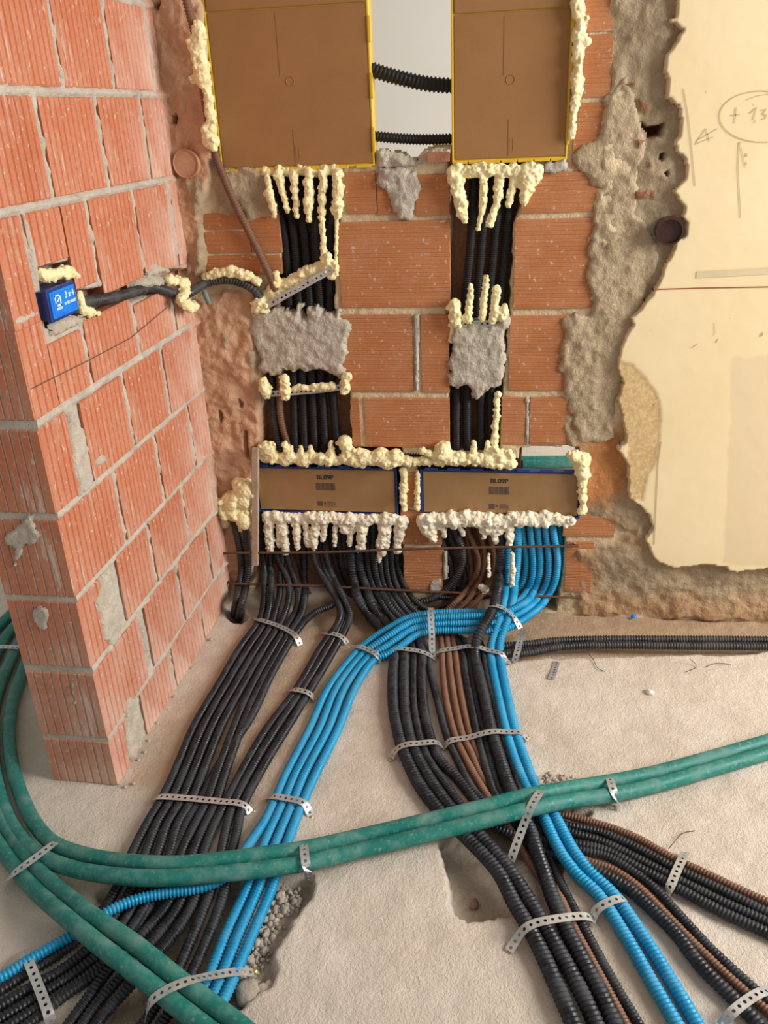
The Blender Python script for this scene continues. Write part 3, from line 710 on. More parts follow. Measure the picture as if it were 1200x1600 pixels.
# ================================================================== BOXES
def text(body, size, loc, rot, mat, parent, name='printed_code', bold=0.0):
    c = bpy.data.curves.new(name, 'FONT'); c.body = body; c.size = size; c.align_x = 'CENTER'; c.align_y = 'CENTER'; c.extrude = .0002; c.offset = bold
    t = bpy.data.objects.new(name, c); COL.objects.link(t)
    me = bpy.data.meshes.new_from_object(t.evaluated_get(bpy.context.evaluated_depsgraph_get()))
    bpy.data.objects.remove(t); me.materials.clear(); me.materials.append(MAT[mat])
    o = bpy.data.objects.new(name, me); COL.objects.link(o); finish(o, loc, parent); o.rotation_euler = rot; return o
RW = (math.pi/2, 0, 0)
def rimframe(name, x0, x1, z0, z1, wd, y0, y1, mat, parent):
    V = []; Fc = []
    for (i, y) in ((0, y0), (0, y1), (wd, y1), (wd, y0)):
        V += [(x0+i, y, z0+i), (x1-i, y, z0+i), (x1-i, y, z1-i), (x0+i, y, z1-i)]
    for a in range(4):
        b = (a+1) % 4
        for k in range(4): Fc.append((a*4+k, a*4+(k+1) % 4, b*4+(k+1) % 4, b*4+k))
    o = mesh(name, V, Fc, mat, parent); m = o.modifiers.new('bevel', 'BEVEL'); m.width = .0015; m.segments = 2
    return o
def flushbox(x0, x1, z0, z1, label, rim, card, seamz=None, group=None, tabs='b', code=False, out=.014, deep=.075):
    t = empty('junction_box', ((x0+x1)/2, 0, z0), label, 'junction box', group)
    V = boxv(x0+.004, x1-.004, -.004, deep, z0+.004, z1-.004)
    mesh('box_body', V, BF, MAT[rim], t)
    rimframe('rim', x0, x1, z0, z1, .0055, 0, -out, MAT[rim], t)
    bs = []
    n = 7
    for k in range(n):
        c = x0+(x1-x0)*(k+.5)/n; e = .02
        if 't' in tabs: bs.append((c-e, c+e, -out-.004, -out+.004, z1-.002, z1+.007))
        if 'b' in tabs: bs.append((c-e, c+e, -out-.003, -out+.004, z0-.004, z0+.003))
    if 's' in tabs:
        for k in range(5):
            c = z0+(z1-z0)*(k+.5)/5
            bs.append((x1-.003, x1+.004, -out-.003, -out+.004, c-.03, c+.03))
    for b in bs: boxes('clip_tab', [b], MAT[rim], t, .001)
    if seamz:
        c = boxes('cardboard_cover', [(x0+.008, x1-.008, -out+.001, -.006, z0+.008, seamz-.0015)], MAT[card], t, .002)
        boxes('cardboard_flap', [(x0+.009, x1-.009, -out-.002, -.006, seamz+.0015, z1-.008)], MAT[card], t, .002)
        xm = (x0+x1)/2; zm = z0+(seamz-z0)*.56; n = 28; r0, r1 = .010, .0118
        V = []; Fc = []
        for r, y in ((r1, 0), (r1-.0006, -.0012), (r0+.0006, -.0012), (r0, 0)):
            for k in range(n):
                a = 2*math.pi*k/n; V.append((xm+r*math.cos(a), -out+.001+y, zm+r*math.sin(a)))
        for a in range(3):
            for k in range(n): Fc.append((a*n+k, a*n+(k+1) % n, a*n+n+(k+1) % n, a*n+n+k))
        mesh('embossed_ring', V, Fc, MAT[card], c)
        for b in [(x0+(x1-x0)*.44, x0+(x1-x0)*.44+.0012, -out+.0002, -out+.002, zm+.01, seamz-.01), (xm-.003, xm-.0018, -out+.0002, -out+.002, z0+.012, z0+.10),
                         (xm-.002, xm+.010, -out+.0004, -out+.002, z0+.022, z0+.0232), (xm+.009, xm+.0102, -out+.0004, -out+.002, z0+.024, z0+.055), (xm+.001, xm+.0022, -out+.0004, -out+.002, z0+.024, z0+.055)]: boxes('crease', [b], MAT[card], c)
    else:
        c = boxes('cardboard_cover', [(x0+.008, x1-.008, -out+.004, -.004, z0+.008, z1-.008)], MAT[card], t, .002)
    if code:
        xm, yy = code, -out+.0034; zt = z1
        text('BL09P', .0215, (xm, yy, zt-.036), RW, 'ink', c, bold=.0005)
        q = random.Random(5); bs = []; x = xm-.031
        while x < xm+.031:
            wd = q.choice((.0007, .0012, .0018)); bs.append((x, x+wd, yy, yy+.0004, zt-.081, zt-.055)); x += wd+q.choice((.0009, .0015, .0021))
        boxes('barcode', bs, MAT['ink_grey'], c)
        boxes('printed_mark', [(xm-.031, xm-.013, yy, yy+.0004, z0+.026, z0+.043), (xm-.009, xm-.003, yy, yy+.0004, z0+.032, z0+.040)]+
              [(xm+.002, xm+.002+l, yy, yy+.0004, z0+.029+k*.004, z0+.0305+k*.004) for k, l in enumerate((.030, .026, .028, .020))]+[(xm-.010, xm+.032, yy, yy+.0004, z0+.025, z0+.0258)], MAT['ink_grey'], c)
    return t
zb = 1.372
flushbox(-.836, -.402, zb, 2.02, 'large yellow-rimmed flush box with cardboard cover, upper left beside the brick corner', 'yellow', 'card', W(450, 12)[2], 'yellow-rimmed boxes', 'bs', out=.009)
flushbox(-.193, .109, zb, 2.02, 'narrower yellow-rimmed flush box with cardboard cover, upper right of the wall opening', 'yellow', 'card', W(800, 18)[2], 'yellow-rimmed boxes', 'bs', out=.009)
flushbox(-.840, -.373, .324, .487, 'blue-rimmed flush box marked BL09P, lower left behind the wooden batten', 'bluebox', 'card_low', None, 'blue-rimmed boxes', 't', -.606)
flushbox(-.299, .198, .330, .487, 'blue-rimmed flush box marked BL09P, lower right above the blue conduits', 'bluebox', 'card_low', None, 'blue-rimmed boxes', 't', -.052, deep=.022)
# small blue switch box standing proud of the left wall
q = [L(80, 452, .03), L(120, 437, .03), L(124, 489, .03), L(79, 507, .03)]
ya, yb = (q[0][1]+q[3][1])/2, (q[1][1]+q[2][1])/2; za, zc = (q[2][2]+q[3][2])/2, (q[0][2]+q[1][2])/2
ob = .03
t = empty('switch_box', (XL, (ya+yb)/2, za), 'small bright blue square switch box set in the left brick wall', 'switch box')
boxes('box_body', [(XL-.045, XL+ob-.012, ya+.004, yb-.004, za+.004, zc-.004)], MAT['bluebox'], t, .002)
V = []; Fc = []
o = boxes('collar', [(XL+ob-.014, XL+ob-.004, ya, yb, za, zc)], MAT['bluebox'], t, .002)
lid = boxes('lid', [(XL+ob-.006, XL+ob, ya+.006, yb-.006, za+.006, zc-.006)], MAT['bluelid'], t, .003)
for b in [(XL+ob-.001, XL+ob+.0015, ya+.010, yb-.010, za+.010, za+.013), (XL+ob-.001, XL+ob+.0015, ya+.010, yb-.010, zc-.013, zc-.010),
                     (XL+ob-.001, XL+ob+.0015, ya+.010, ya+.013, za+.010, zc-.010), (XL+ob-.001, XL+ob+.0015, yb-.013, yb-.010, za+.010, zc-.010)]: boxes('lid_ridge', [b], MAT['bluelid'], lid, .001)
RL = (math.pi/2, 0, math.pi/2); ym, zm = (ya+yb)/2, (za+zc)/2; sz = yb-ya; xf = XL+ob+.0004
text('3 x 4', sz*.16, (xf, ym+sz*.20, zm+sz*.10), RL, 'white_ink', lid, 'lid_print', .0003)
text('to tic stocchi', sz*.085, (xf, ym+sz*.20, zm-sz*.03), RL, 'white_ink', lid, 'lid_print', .0003)
s = sz*.20; b0 = ym-sz*.33; zz = zm-.04*sz
boxes('lid_emblem', [(xf-.0004, xf+.0004, b0, b0+s, zz+s*.88, zz+s), (xf-.0004, xf+.0004, b0, b0+s*.13, zz+s*.3, zz+s), (xf-.0004, xf+.0004, b0+s*.85, b0+s, zz, zz+s), (xf-.0004, xf+.0004, b0+s*.3, b0+s, zz, zz+s*.18),
                     (xf-.0004, xf+.0004, b0+s*.35, b0+s*.7, zz+s*.42, zz+s*.54), (xf-.0004, xf+.0004, b0+s*.58, b0+s*.7, zz+s*.42, zz+s*.72)] +
      [(xf-.0004, xf+.0004, b0+s*(.08+.2*k), b0+s*(.2+.2*k), zz-s*.28, zz-s*.08) for k in range(5)], MAT['white_ink'], lid)

# ================================================================== CONDUITS
def Z(pts, k, v): return [(x, y, k, v) for x, y in pts]
def wp(off, *pts): return [(x, y, 'w', off) for x, y in pts]
def fp(h, *pts): return [(x, y, h) for x, y in pts]
NTH = ['first', 'second', 'third', 'fourth', 'fifth', 'sixth', 'seventh', 'eighth', 'ninth']
# upper left chase
g = 'black conduits in the upper left chase'
top = [(424, 252), (446, 252), (468, 252), (492, 252), (518, 252)]; st = [
 [(426, 275), (440, 345), (446, 380), (452, 470), (457, 530), (459, 600), (461, 690), (462, 722)],
 [(448, 275), (456, 345), (461, 380), (467, 470), (471, 530), (473, 600), (476, 690), (477, 722)],
 [(470, 275), (473, 345), (477, 380), (484, 470), (487, 530), (488, 600), (492, 690), (493, 722)],
 [(493, 275), (491, 345), (492, 380), (500, 470), (502, 530), (503, 600), (508, 690), (508, 722)],
 [(519, 275), (517, 345), (515, 380), (516, 470), (518, 530), (519, 600), (526, 690), (527, 722)]]
for i in range(5):
    conduit(wp(-.022, top[i], *st[i]), .0142, 'black_clean', pitch=.0058, label=f'{NTH[i]} from the left of five black conduits under the upper left yellow box', group=g)
conduit([(118, 474, 'l', -.006), (150, 469, 'l', .002), (185, 463, 'l', .004), (213, 455, 'l', .004), (240, 449, 'l', .006), (264, 456, 'l', .018), (282, 462, 'l', .030), (297, 457, 'l', .042)] +
        wp(.03, (322, 442), (345, 437), (375, 441), (400, 456)) + wp(-.005, (414, 490)) + wp(-.03, (420, 540), (425, 600), (429, 650), (435, 692), (440, 722)), .0135, 'grey_black', 'black conduit from the small blue box arching over the corner into the left chase')
conduit(wp(.055, (286, -30), (291, 0), (304, 50)) + wp(.04, (318, 140)) + wp(.022, (334, 232), (350, 278), (373, 330), (397, 378), (415, 416), (427, 443)) + wp(-.02, (434, 490), (437, 540), (437, 590), (437, 630), (441, 664), (451, 694), (458, 722)), .0118, 'brown', 'brown conduit slanting down beside the upper left yellow box into the left chase')
# upper right chase
g = 'black conduits in the upper right chase'
st = [[(742, 252), (740, 300), (736, 380), (726, 480), (718, 560), (714, 620), (713, 690), (713, 722)],
      [(763, 252), (759, 300), (753, 380), (744, 480), (735, 560), (730, 620), (730, 690), (730, 722)],
      [(784, 252), (780, 300), (773, 380), (763, 480), (756, 560), (752, 620), (752, 690), (752, 722)],
      [(803, 252), (798, 300), (791, 380), (781, 480), (772, 560), (767, 620), (769, 690), (770, 722)]]
for i in range(4):
    conduit(wp(-.022, *st[i]), .0142, 'black_clean', pitch=.0058, label=f'{NTH[i]} from the left of four black conduits under the upper right yellow box', group=g)
conduit(wp(-.05, (570, 104), (587, 111), (633, 124), (668, 131), (703, 134), (720, 134)), .0195, 'black_clean', 'upper thick black conduit crossing the white opening between the yellow boxes')
conduit(wp(-.05, (570, 211), (587, 213), (633, 217), (668, 218), (703, 217), (720, 216)), .0142, 'black_clean', 'lower black conduit crossing the white opening between the yellow boxes')
conduit(wp(-.01, (606, 712), (622, 710), (650, 710), (672, 713), (692, 718)), .0125, 'black_clean', 'short black conduit lying in foam between the two blue-rimmed boxes')
# two conduits at the corner
conduit(wp(.030, (360, 790), (365, 812), (371, 840), (376, 868), (377, 895)) + wp(.045, (373, 915)) + [(369, 938, .060), (366, 958, -.02), (366, 964, -.07)], .0125, 'grey_black', 'left of two dusty black conduits dropping into the floor hole in the corner', 'conduits in the corner hole')
conduit(wp(.032, (381, 795), (384, 822), (387, 860), (388, 890)) + wp(.045, (384, 917)) + [(378, 942, .060), (373, 962, -.02), (372, 968, -.07)], .0125, 'grey_black', 'right of two dusty black conduits dropping into the floor hole in the corner', 'conduits in the corner hole')
# bundle fanning left out of the lower left box
hA, rA = .0125, .0115
g = 'black conduits running left from the lower left box'
A = [
 wp(-.015, (408, 790), (409, 815), (410, 863)) + wp(.0, (412, 884)) + [(413, 911, .085), (412, 935, .045), (410, 956, .022), (404, 972, hA), (377, 1009, hA), (341, 1070, hA), (304, 1133, hA), (269, 1215, hA), (254, 1246, hA), (228, 1290, hA), (206, 1334, hA), (180, 1392, hA), (140, 1450, hA), (90, 1492, hA), (52, 1516, hA), (0, 1548, hA), (-80, 1598, hA)],
 wp(-.015, (424, 790), (425, 815), (424, 845), (422, 885)) + [(424, 912, .085), (422, 940, .042), (418, 962, .022), (413, 976, hA), (391, 1009, hA), (354, 1070, hA), (319, 1133, hA), (284, 1215, hA), (269, 1248, hA), (244, 1290, hA), (227, 1334, hA), (200, 1400, hA), (140, 1480, hA), (90, 1520, hA), (52, 1541, hA), (0, 1572, hA), (-80, 1625, hA)],
 wp(-.02, (433, 790), (435, 830), (441, 872)) + wp(0, (438, 900)) + [(437, 930, .05), (430, 957, .022), (423, 979, hA), (404, 1009, hA), (368, 1070, hA), (333, 1133, hA), (299, 1215, hA), (284, 1250, hA), (261, 1290, hA), (246, 1334, hA), (218, 1400, hA), (155, 1490, hA), (70, 1551, hA), (0, 1593, hA), (-60, 1635, hA)],
 wp(-.015, (432, 800), (433, 872)) + wp(0, (446, 897)) + [(452, 920, .065), (450, 942, .04), (443, 963, .022), (434, 981, hA), (416, 1009, hA), (383, 1066, hA), (347, 1133, hA), (314, 1215, hA), (299, 1252, hA), (277, 1290, hA), (265, 1334, hA), (236, 1400, hA), (165, 1502, hA), (70, 1568, hA), (20, 1598, hA), (-30, 1630, hA)],
 wp(-.02, (444, 795), (445, 840), (450, 876)) + wp(.005, (459, 903)) + [(466, 930, .055), (462, 955, .026), (445, 984, hA), (429, 1009, hA), (397, 1066, hA), (372, 1120, hA), (337, 1215, hA), (323, 1254, hA), (304, 1290, hA), (283, 1334, hA), (266, 1407, hA), (178, 1505, hA), (130, 1570, hA), (108, 1600, hA), (80, 1640, hA)],
 wp(-.02, (474, 795), (475, 840), (476, 876)) + wp(.005, (476, 908)) + [(476, 937, .05), (471, 960, .03), (455, 986, .014), (440, 1009, hA), (409, 1066, hA), (384, 1120, hA), (350, 1215, hA), (337, 1256, hA), (320, 1290, hA), (301, 1334, hA), (280, 1414, hA), (196, 1519, hA), (150, 1570, hA), (129, 1600, hA), (100, 1640, hA)],
 [(528, 938, .055), (517, 947, .045), (497, 954, .035), (479, 968, .024), (465, 985, .014), (450, 1009, hA), (420, 1062, hA), (393, 1120, hA), (345, 1190, .008), (311, 1254, .008), (290, 1290, .008), (272, 1334, .008), (232, 1420, .006), (180, 1500, .008), (100, 1556, hA), (45, 1600, hA), (0, 1632, hA)]]
for i, P in enumerate(A[:6]):
    conduit(P, rA, 'black', f'{NTH[i]} from left of six black conduits fanning left below the lower left box', g)
conduit(A[6], rA, 'black', 'black conduit arching sideways off the wall into the leftmost black bundle', g)
g = 'three black conduits under the two small straps'
B = [
 wp(-.005, (486, 795), (487, 830), (490, 872)) + wp(.012, (499, 893)) + [(514, 917, .085), (527, 938, .06), (532, 958, .045), (527, 975, .035), (517, 990, .022), (503, 1009, hA), (462, 1079, hA), (416, 1140, hA), (385, 1192, hA), (351, 1257, hA), (330, 1300, hA), (318, 1334, hA), (299, 1418, hA), (210, 1533, hA), (172, 1574, hA), (152, 1600, hA), (125, 1640, hA)],
 wp(-.015, (496, 795), (499, 830), (504, 872)) + wp(.012, (511, 897)) + [(522, 921, .08), (533, 945, .05), (535, 964, .035), (528, 982, .022), (514, 1009, hA), (471, 1080, hA), (431, 1140, hA), (399, 1192, hA), (364, 1260, hA), (352, 1300, hA), (345, 1334, hA), (332, 1383, hA), (308, 1446, hA), (270, 1530, hA), (240, 1577, hA), (224, 1600, hA), (195, 1640, hA)],
 wp(-.008, (506, 795), (508, 840), (510, 872)) + wp(.014, (518, 898)) + [(531, 923, .085), (543, 947, .055), (547, 964, .04), (541, 981, .024), (527, 1007, hA), (482, 1083, hA), (447, 1140, hA), (415, 1192, hA), (378, 1263, hA), (370, 1300, hA), (362, 1334, hA), (353, 1383, hA), (332, 1446, hA), (295, 1530, hA), (268, 1577, hA), (252, 1600, hA), (225, 1640, hA)]]
for i, P in enumerate(B):
    conduit(P, rA, 'black', f'{["left","middle","right"][i]} one of three black conduits under the two small straps left of the blue ones', g)
# black conduits going right under the blue arch
g = 'black conduits dropping from the lower left box under the blue arch'
r = .0118
D = [
 (wp(-.01, (547, 790), (548, 830), (550, 885)) + wp(.01, (553, 910)) + [(560, 937, .075), (573, 957, .03), (590, 977, .017), (607, 1000, .017), (616, 1020, .0165), (614, 1052, .0165), (615, 1105, .0165), (621, 1140, .0165), (628, 1166, .0165), (638, 1192, .0165), (656, 1227, .0165), (682, 1262, .017), (725, 1305, .0165), (778, 1362, .0165), (804, 1412, .0165), (827, 1450, .0165), (852, 1500, .0165), (875, 1552, .0165), (896, 1600, .0165), (915, 1645, .0165)], .0165),
 (wp(-.015, (561, 790), (562, 830), (563, 885)) + wp(.01, (570, 912)) + [(580, 942, .06), (592, 962, .024), (612, 985, .017), (627, 1004, .017), (632, 1020, .0165), (631, 1052, .0165), (632, 1105, .0165), (637, 1140, .0165), (644, 1165, .0165), (656, 1192, .0165), (677, 1227, .0165), (703, 1262, .017), (747, 1304, .0165), (790, 1352, .0165), (820, 1396, .0165), (848, 1442, .0165), (881, 1500, .0165), (909, 1552, .0165), (931, 1600, .0165), (950, 1645, .0165)], .0165),
 (wp(-.015, (573, 790), (574, 830), (576, 885)) + wp(.01, (582, 914)) + [(597, 943, .055), (612, 964, .022), (632, 988, .013), (642, 1004, .013), (646, 1020, .0135), (646, 1052, .0135), (647, 1105, .0135), (653, 1140, .0135), (659, 1164, .0135), (672, 1192, .0135), (697, 1227, .0135), (724, 1262, .013), (780, 1296, .010), (840, 1312, -.002), (909, 1320, .012), (948, 1330, .011), (997, 1356, .011), (1039, 1377, .011), (1130, 1426, .011), (1200, 1458, .011), (1290, 1502, .011)], .0118),
 (wp(-.012, (583, 790), (584, 830), (586, 885)) + wp(.01, (592, 914)) + [(606, 943, .055), (624, 964, .022), (644, 988, .015), (655, 1004, .015), (660, 1020, .0145), (659, 1052, .0145), (662, 1105, .0145), (669, 1140, .0145), (676, 1163, .0145), (690, 1192, .013), (712, 1213, .010), (760, 1270, .004), (830, 1325, -.008), (884, 1342, -.002), (934, 1362, .014), (976, 1384, .014), (1018, 1420, .014), (1060, 1463, .014), (1095, 1509, .014), (1147, 1561, .014), (1185, 1600, .014), (1225, 1645, .014)], .0142),
 (wp(-.012, (593, 790), (594, 830), (595, 885)) + wp(.012, (600, 914)) + [(615, 943, .055), (632, 964, .022), (654, 990, .011), (664, 1006, .011), (669, 1022, .010), (673, 1052, .010), (686, 1105, .010), (695, 1140, .010), (704, 1166, .010), (717, 1192, .010), (731, 1221, .011), (748, 1244, .011), (795, 1284, .002), (850, 1312, -.004), (913, 1330, .009), (948, 1337, .009), (990, 1362, .009), (1025, 1390, .009), (1060, 1428, .009), (1112, 1484, .009), (1165, 1533, .009), (1200, 1565, .009), (1260, 1620, .009)], .0105)]
DL = ['thickest leftmost black conduit of the bundle right of the bare floor patch', 'second black conduit from the left under the strap right of the floor patch', 'third black conduit in that centre bundle, turning right under the green pipes',
      'fourth black conduit of the centre bundle, veering right before the green pipes', 'thin dusty black conduit running alone left of the brown ones']
for (P, rr), lb in zip(D, DL): conduit(P, rr, 'black', lb, g)
E_ = [
 (wp(-.012, (602, 790), (603, 830), (604, 885)) + wp(.012, (609, 914)) + [(626, 943, .05), (645, 964, .02), (690, 988, .010), (716, 1004, .010), (723, 1020, .0105), (727, 1052, .0105), (737, 1105, .0105), (746, 1150, .0105), (752, 1175, .0105), (765, 1219, .0105), (774, 1243, .010), (812, 1270, .004), (888, 1290, .011), (937, 1300, .011), (997, 1326, .011), (1049, 1354, .011), (1130, 1392, .011), (1200, 1427, .011), (1290, 1470, .011)], .0112, 'black conduit just right of the brown ones, bending away right beyond the green pipes'),
 (wp(-.012, (611, 790), (612, 830), (613, 885)) + wp(.012, (619, 914)) + [(637, 943, .05), (660, 962, .02), (700, 984, .008), (726, 1002, .007), (732, 1018, .007), (737, 1052, .007), (746, 1105, .007), (757, 1148, .007), (763, 1175, .007), (774, 1219, .007), (785, 1243, .006), (822, 1275, -.002), (895, 1302, .011), (937, 1314, .011), (997, 1343, .011), (1046, 1368, .011), (1130, 1410, .011), (1200, 1441, .011), (1290, 1485, .011)], .0112, 'half-hidden black conduit left of the thickest black one in the middle bundle'),
 (wp(.004, (782, 800), (782, 830), (782, 870)) + wp(.02, (780, 900)) + [(777, 925, .13), (772, 948, .105), (762, 968, .085), (749, 989, .06), (743, 1008, .034), (742, 1025, .018), (748, 1052, .018), (760, 1105, .018), (769, 1147, .018), (778, 1175, .018), (792, 1219, .018), (802, 1243, .018), (826, 1292, .018), (844, 1346, .0175), (865, 1406, .0165), (886, 1454, .0165), (910, 1500, .0165), (938, 1552, .0165), (961, 1600, .0165), (980, 1645, .0165)], .0168, 'thick black conduit crossing over the blue bend and running down beside the blue pair'),
 (wp(-.012, (619, 790), (620, 830), (622, 880)) + wp(.012, (632, 914)) + [(650, 940, .05), (680, 958, .02), (730, 984, .011), (750, 1004, .010), (755, 1021, .0095), (760, 1052, .0095), (773, 1105, .0095), (783, 1146, .0095), (793, 1175, .0095), (808, 1219, .0095), (816, 1243, .009), (837, 1284, -.002), (857, 1336, -.008), (881, 1389, -.002), (903, 1432, .009), (931, 1484, .0095), (966, 1547, .0095), (998, 1600, .0095), (1022, 1642, .0095)], .0100, 'thin dark conduit squeezed between the thickest black one and the blue pair')]
for P, rr, lb in E_: conduit(P, rr, 'black', lb, g)
# extra black conduits behind, from the lower left box
for i, (xa, xb, xc, xd) in enumerate(((516, 518, 527, 545), (528, 530, 538, 560), (538, 538, 545, 566), (458, 461, 470, 480))):
    conduit(wp(-.04, (xa, 790), (xb, 840), (xc, 890)) + wp(-.02, (xd, 925), (xd+14, 945)), .0115, 'grey_black', f'{NTH[i]} worn grey-black conduit hidden behind the front row under the lower left box' if i < 3 else 'worn grey-black conduit hidden behind the left fan under the lower left box', 'conduits in the back row under the lower left box')
# lower right box: grey, brown, blue
g = 'worn grey-black conduits under the lower right box'
conduit(wp(-.02, (681, 800), (685, 825), (693, 850), (701, 872), (706, 895), (707, 918)) + wp(-.035, (703, 935)), .0125, 'grey_black', 'leftmost worn grey conduit under the lower right box, ending in the cavity', g)
conduit(wp(-.03, (698, 800), (704, 835), (712, 862), (721, 885), (727, 905), (722, 920)) + wp(-.04, (712, 925)), .0125, 'grey_black', 'worn grey conduit curling back behind the shiny bend under the lower right box', g)
conduit(wp(.0, (706, 800), (711, 830), (721, 852), (723, 875), (716, 897), (703, 915)) + wp(.01, (690, 928)) + [(668, 938, .03), (645, 943, .02), (620, 950, .016)], .0125, 'grey_black', 'shiny grey-black conduit bending left under the lower right box', g)
conduit([(715, 932, .05), (697, 945, .03), (672, 953, .02), (646, 953, .014), (625, 958, .014)], .0095, 'black', 'thin black conduit lying along the wall foot behind the blue arch')
conduit([(775, 930, .03), (740, 934, .03), (700, 934, .03), (680, 934, .03)], .0095, 'black', 'black conduit at the wall foot behind the brown bends')
g = 'brown conduits under the lower right box'
BR = [
 (wp(-.01, (724, 800), (731, 828), (740, 850), (748, 875), (744, 897), (733, 917)) + [(715, 938, .075), (698, 954, .045), (690, 972, .03), (689, 995, .012), (691, 1018, .0105), (692, 1052, .0105), (699, 1105, .0105), (713, 1155, .0105), (722, 1175, .0105), (746, 1219, .0105), (761, 1243, .010), (794, 1292, .002), (820, 1336, .002), (851, 1380, -.002), (873, 1400, .006), (896, 1449, .0105), (921, 1495, .0105), (949, 1547, .0105), (977, 1600, .0105), (1000, 1645, .0105)], 'left brown conduit of the floor bundle, running on to the bottom edge'),
 (wp(-.01, (741, 800), (750, 830), (757, 858), (757, 885), (750, 908)) + [(731, 938, .07), (712, 958, .04), (702, 978, .026), (699, 998, .012), (701, 1018, .0105), (704, 1052, .0105), (712, 1105, .0105), (724, 1153, .0105), (735, 1175, .0105), (753, 1215, .006), (784, 1250, .002), (820, 1266, .000), (878, 1273, .009), (937, 1288, .009), (990, 1307, .009), (1053, 1342, .009), (1095, 1361, .009), (1147, 1386, .009), (1200, 1410, .009), (1290, 1450, .009)], 'middle brown conduit of the floor bundle, turning right along the black ones'),
 (wp(.005, (762, 815), (768, 845), (774, 872), (771, 897), (760, 918)) + [(742, 942, .065), (722, 960, .04), (711, 978, .026), (708, 998, .012), (711, 1018, .010), (715, 1052, .0095), (724, 1105, .0085), (735, 1151, .007), (744, 1175, .006), (772, 1232, .0), (830, 1300, -.008), (880, 1330, -.002), (923, 1348, .009), (955, 1358, .009), (997, 1386, .009), (1032, 1421, .009), (1077, 1467, .009), (1130, 1519, .009), (1182, 1565, .009), (1225, 1602, .009)], 'right brown conduit of the floor bundle, ending between two black ones lower right')]
for P, lb in BR: conduit(P, .0098, 'brown', lb, g)
conduit(wp(-.025, (727, 805), (731, 850), (736, 880), (737, 905)) + wp(-.04, (730, 920)), .0098, 'brown', 'brown conduit half hidden behind the other brown bends under the box', g)
conduit(wp(-.025, (752, 800), (757, 850), (760, 885), (752, 912)) + wp(-.04, (742, 925)), .0098, 'brown', 'dark brown conduit between the two front brown bends under the box', g)
g = 'blue conduits under the lower right box'
def bl(P, lb, m='blue_shaded', r=.0122): conduit(P, r, m, lb, g)
bl(wp(.0, (796, 800), (795, 850), (793, 890)) + wp(.012, (791, 915)) + [(788, 938, .10), (783, 960, .08), (774, 985, .05), (768, 1005, .026), (767, 1022, .0125), (771, 1052, .0125), (782, 1105, .0125), (792, 1147, .0125), (806, 1192, .0125), (825, 1235, .0125), (848, 1274, .0155), (877, 1334, .0155), (903, 1368, .015), (933, 1396, .0145), (979, 1466, .0145), (1019, 1536, .0145), (1057, 1600, .0145), (1080, 1640, .0145)], 'left one of the two blue conduits crossing under the green pipes at right', 'blue', .0138)
bl(wp(.002, (809, 800), (809, 850), (807, 890)) + wp(.014, (804, 915)) + [(801, 938, .10), (796, 960, .08), (787, 985, .05), (781, 1005, .026), (781, 1022, .0125), (785, 1052, .0125), (796, 1105, .0125), (806, 1147, .0125), (822, 1192, .0125), (839, 1235, .0125), (866, 1274, .0155), (899, 1334, .0155), (927, 1368, .015), (957, 1396, .0145), (1007, 1466, .0145), (1051, 1536, .0145), (1089, 1600, .0145), (1113, 1640, .0145)], 'right one of the two blue conduits crossing under the green pipes at right', 'blue', .0138)
bl(wp(-.02, (812, 800), (817, 835), (822, 870), (821, 895), (813, 915)) + wp(-.035, (800, 925)), 'faded grey-blue conduit curling behind the blue pair under the box')
CX = [
 (wp(-.012, (826, 800), (830, 840), (834, 880), (832, 905), (824, 922)) + [(806, 942, .085), (770, 955, .070), (730, 956, .065), (674, 958, .060), (640, 964, .055), (606, 982, .045), (578, 1000, .03), (560, 1016, .0165), (515, 1072, .0115), (483, 1140, .0115), (447, 1210, .0115), (431, 1247, .0115), (412, 1285, .016), (395, 1310, .024), (378, 1335, .030), (350, 1372, .035), (315, 1387, .036), (280, 1393, .036), (245, 1398, .036), (206, 1408, .036), (168, 1425, .036), (115, 1460, .032), (52, 1496, .026), (0, 1528, .022), (-80, 1575, .022)], 'blue conduit that leaves the four, bends left over the black bundle'),
 (wp(-.010, (838, 800), (842, 840), (845, 875), (843, 900), (835, 922)) + [(815, 945, .095), (775, 960, .085), (730, 963, .080), (674, 966, .072), (640, 973, .066), (612, 990, .054), (588, 1006, .034), (569, 1020, .017), (528, 1072, .0115), (499, 1140, .0115), (462, 1210, .0115), (445, 1250, .0115), (421, 1300, .0115), (400, 1350, .0115), (385, 1390, .0115), (353, 1460, .0115), (318, 1547, .0115), (290, 1600, .0115), (270, 1640, .0115)], 'second blue conduit from the left, continuing down to the strap by the rubble'),
 (wp(-.004, (850, 800), (854, 840), (858, 875), (856, 905), (846, 928)) + [(822, 952, .07), (780, 972, .065), (730, 973, .062), (674, 976, .056), (645, 982, .052), (620, 998, .042), (597, 1014, .028), (578, 1025, .0165), (541, 1072, .0115), (513, 1140, .0115), (476, 1210, .0115), (459, 1252, .0115), (438, 1300, .0115), (418, 1350, .0115), (403, 1390, .0115), (373, 1460, .0115), (337, 1547, .0115), (309, 1600, .0115), (289, 1640, .0115)], 'third blue conduit from the left, continuing down to the strap by the rubble'),
 (wp(.002, (861, 800), (866, 840), (871, 870), (868, 905), (857, 930)) + [(832, 958, .06), (785, 984, .05), (730, 985, .046), (674, 986, .042), (650, 992, .040), (628, 1008, .034), (605, 1022, .024), (587, 1029, .0155), (556, 1072, .0115), (528, 1140, .0115), (493, 1210, .0115), (473, 1254, .0115), (455, 1300, .0115), (438, 1350, .0115), (424, 1390, .0115), (394, 1460, .0115), (356, 1547, .0115), (329, 1600, .0115), (309, 1640, .0115)], 'rightmost of the four long blue conduits, along the bare floor patch')]
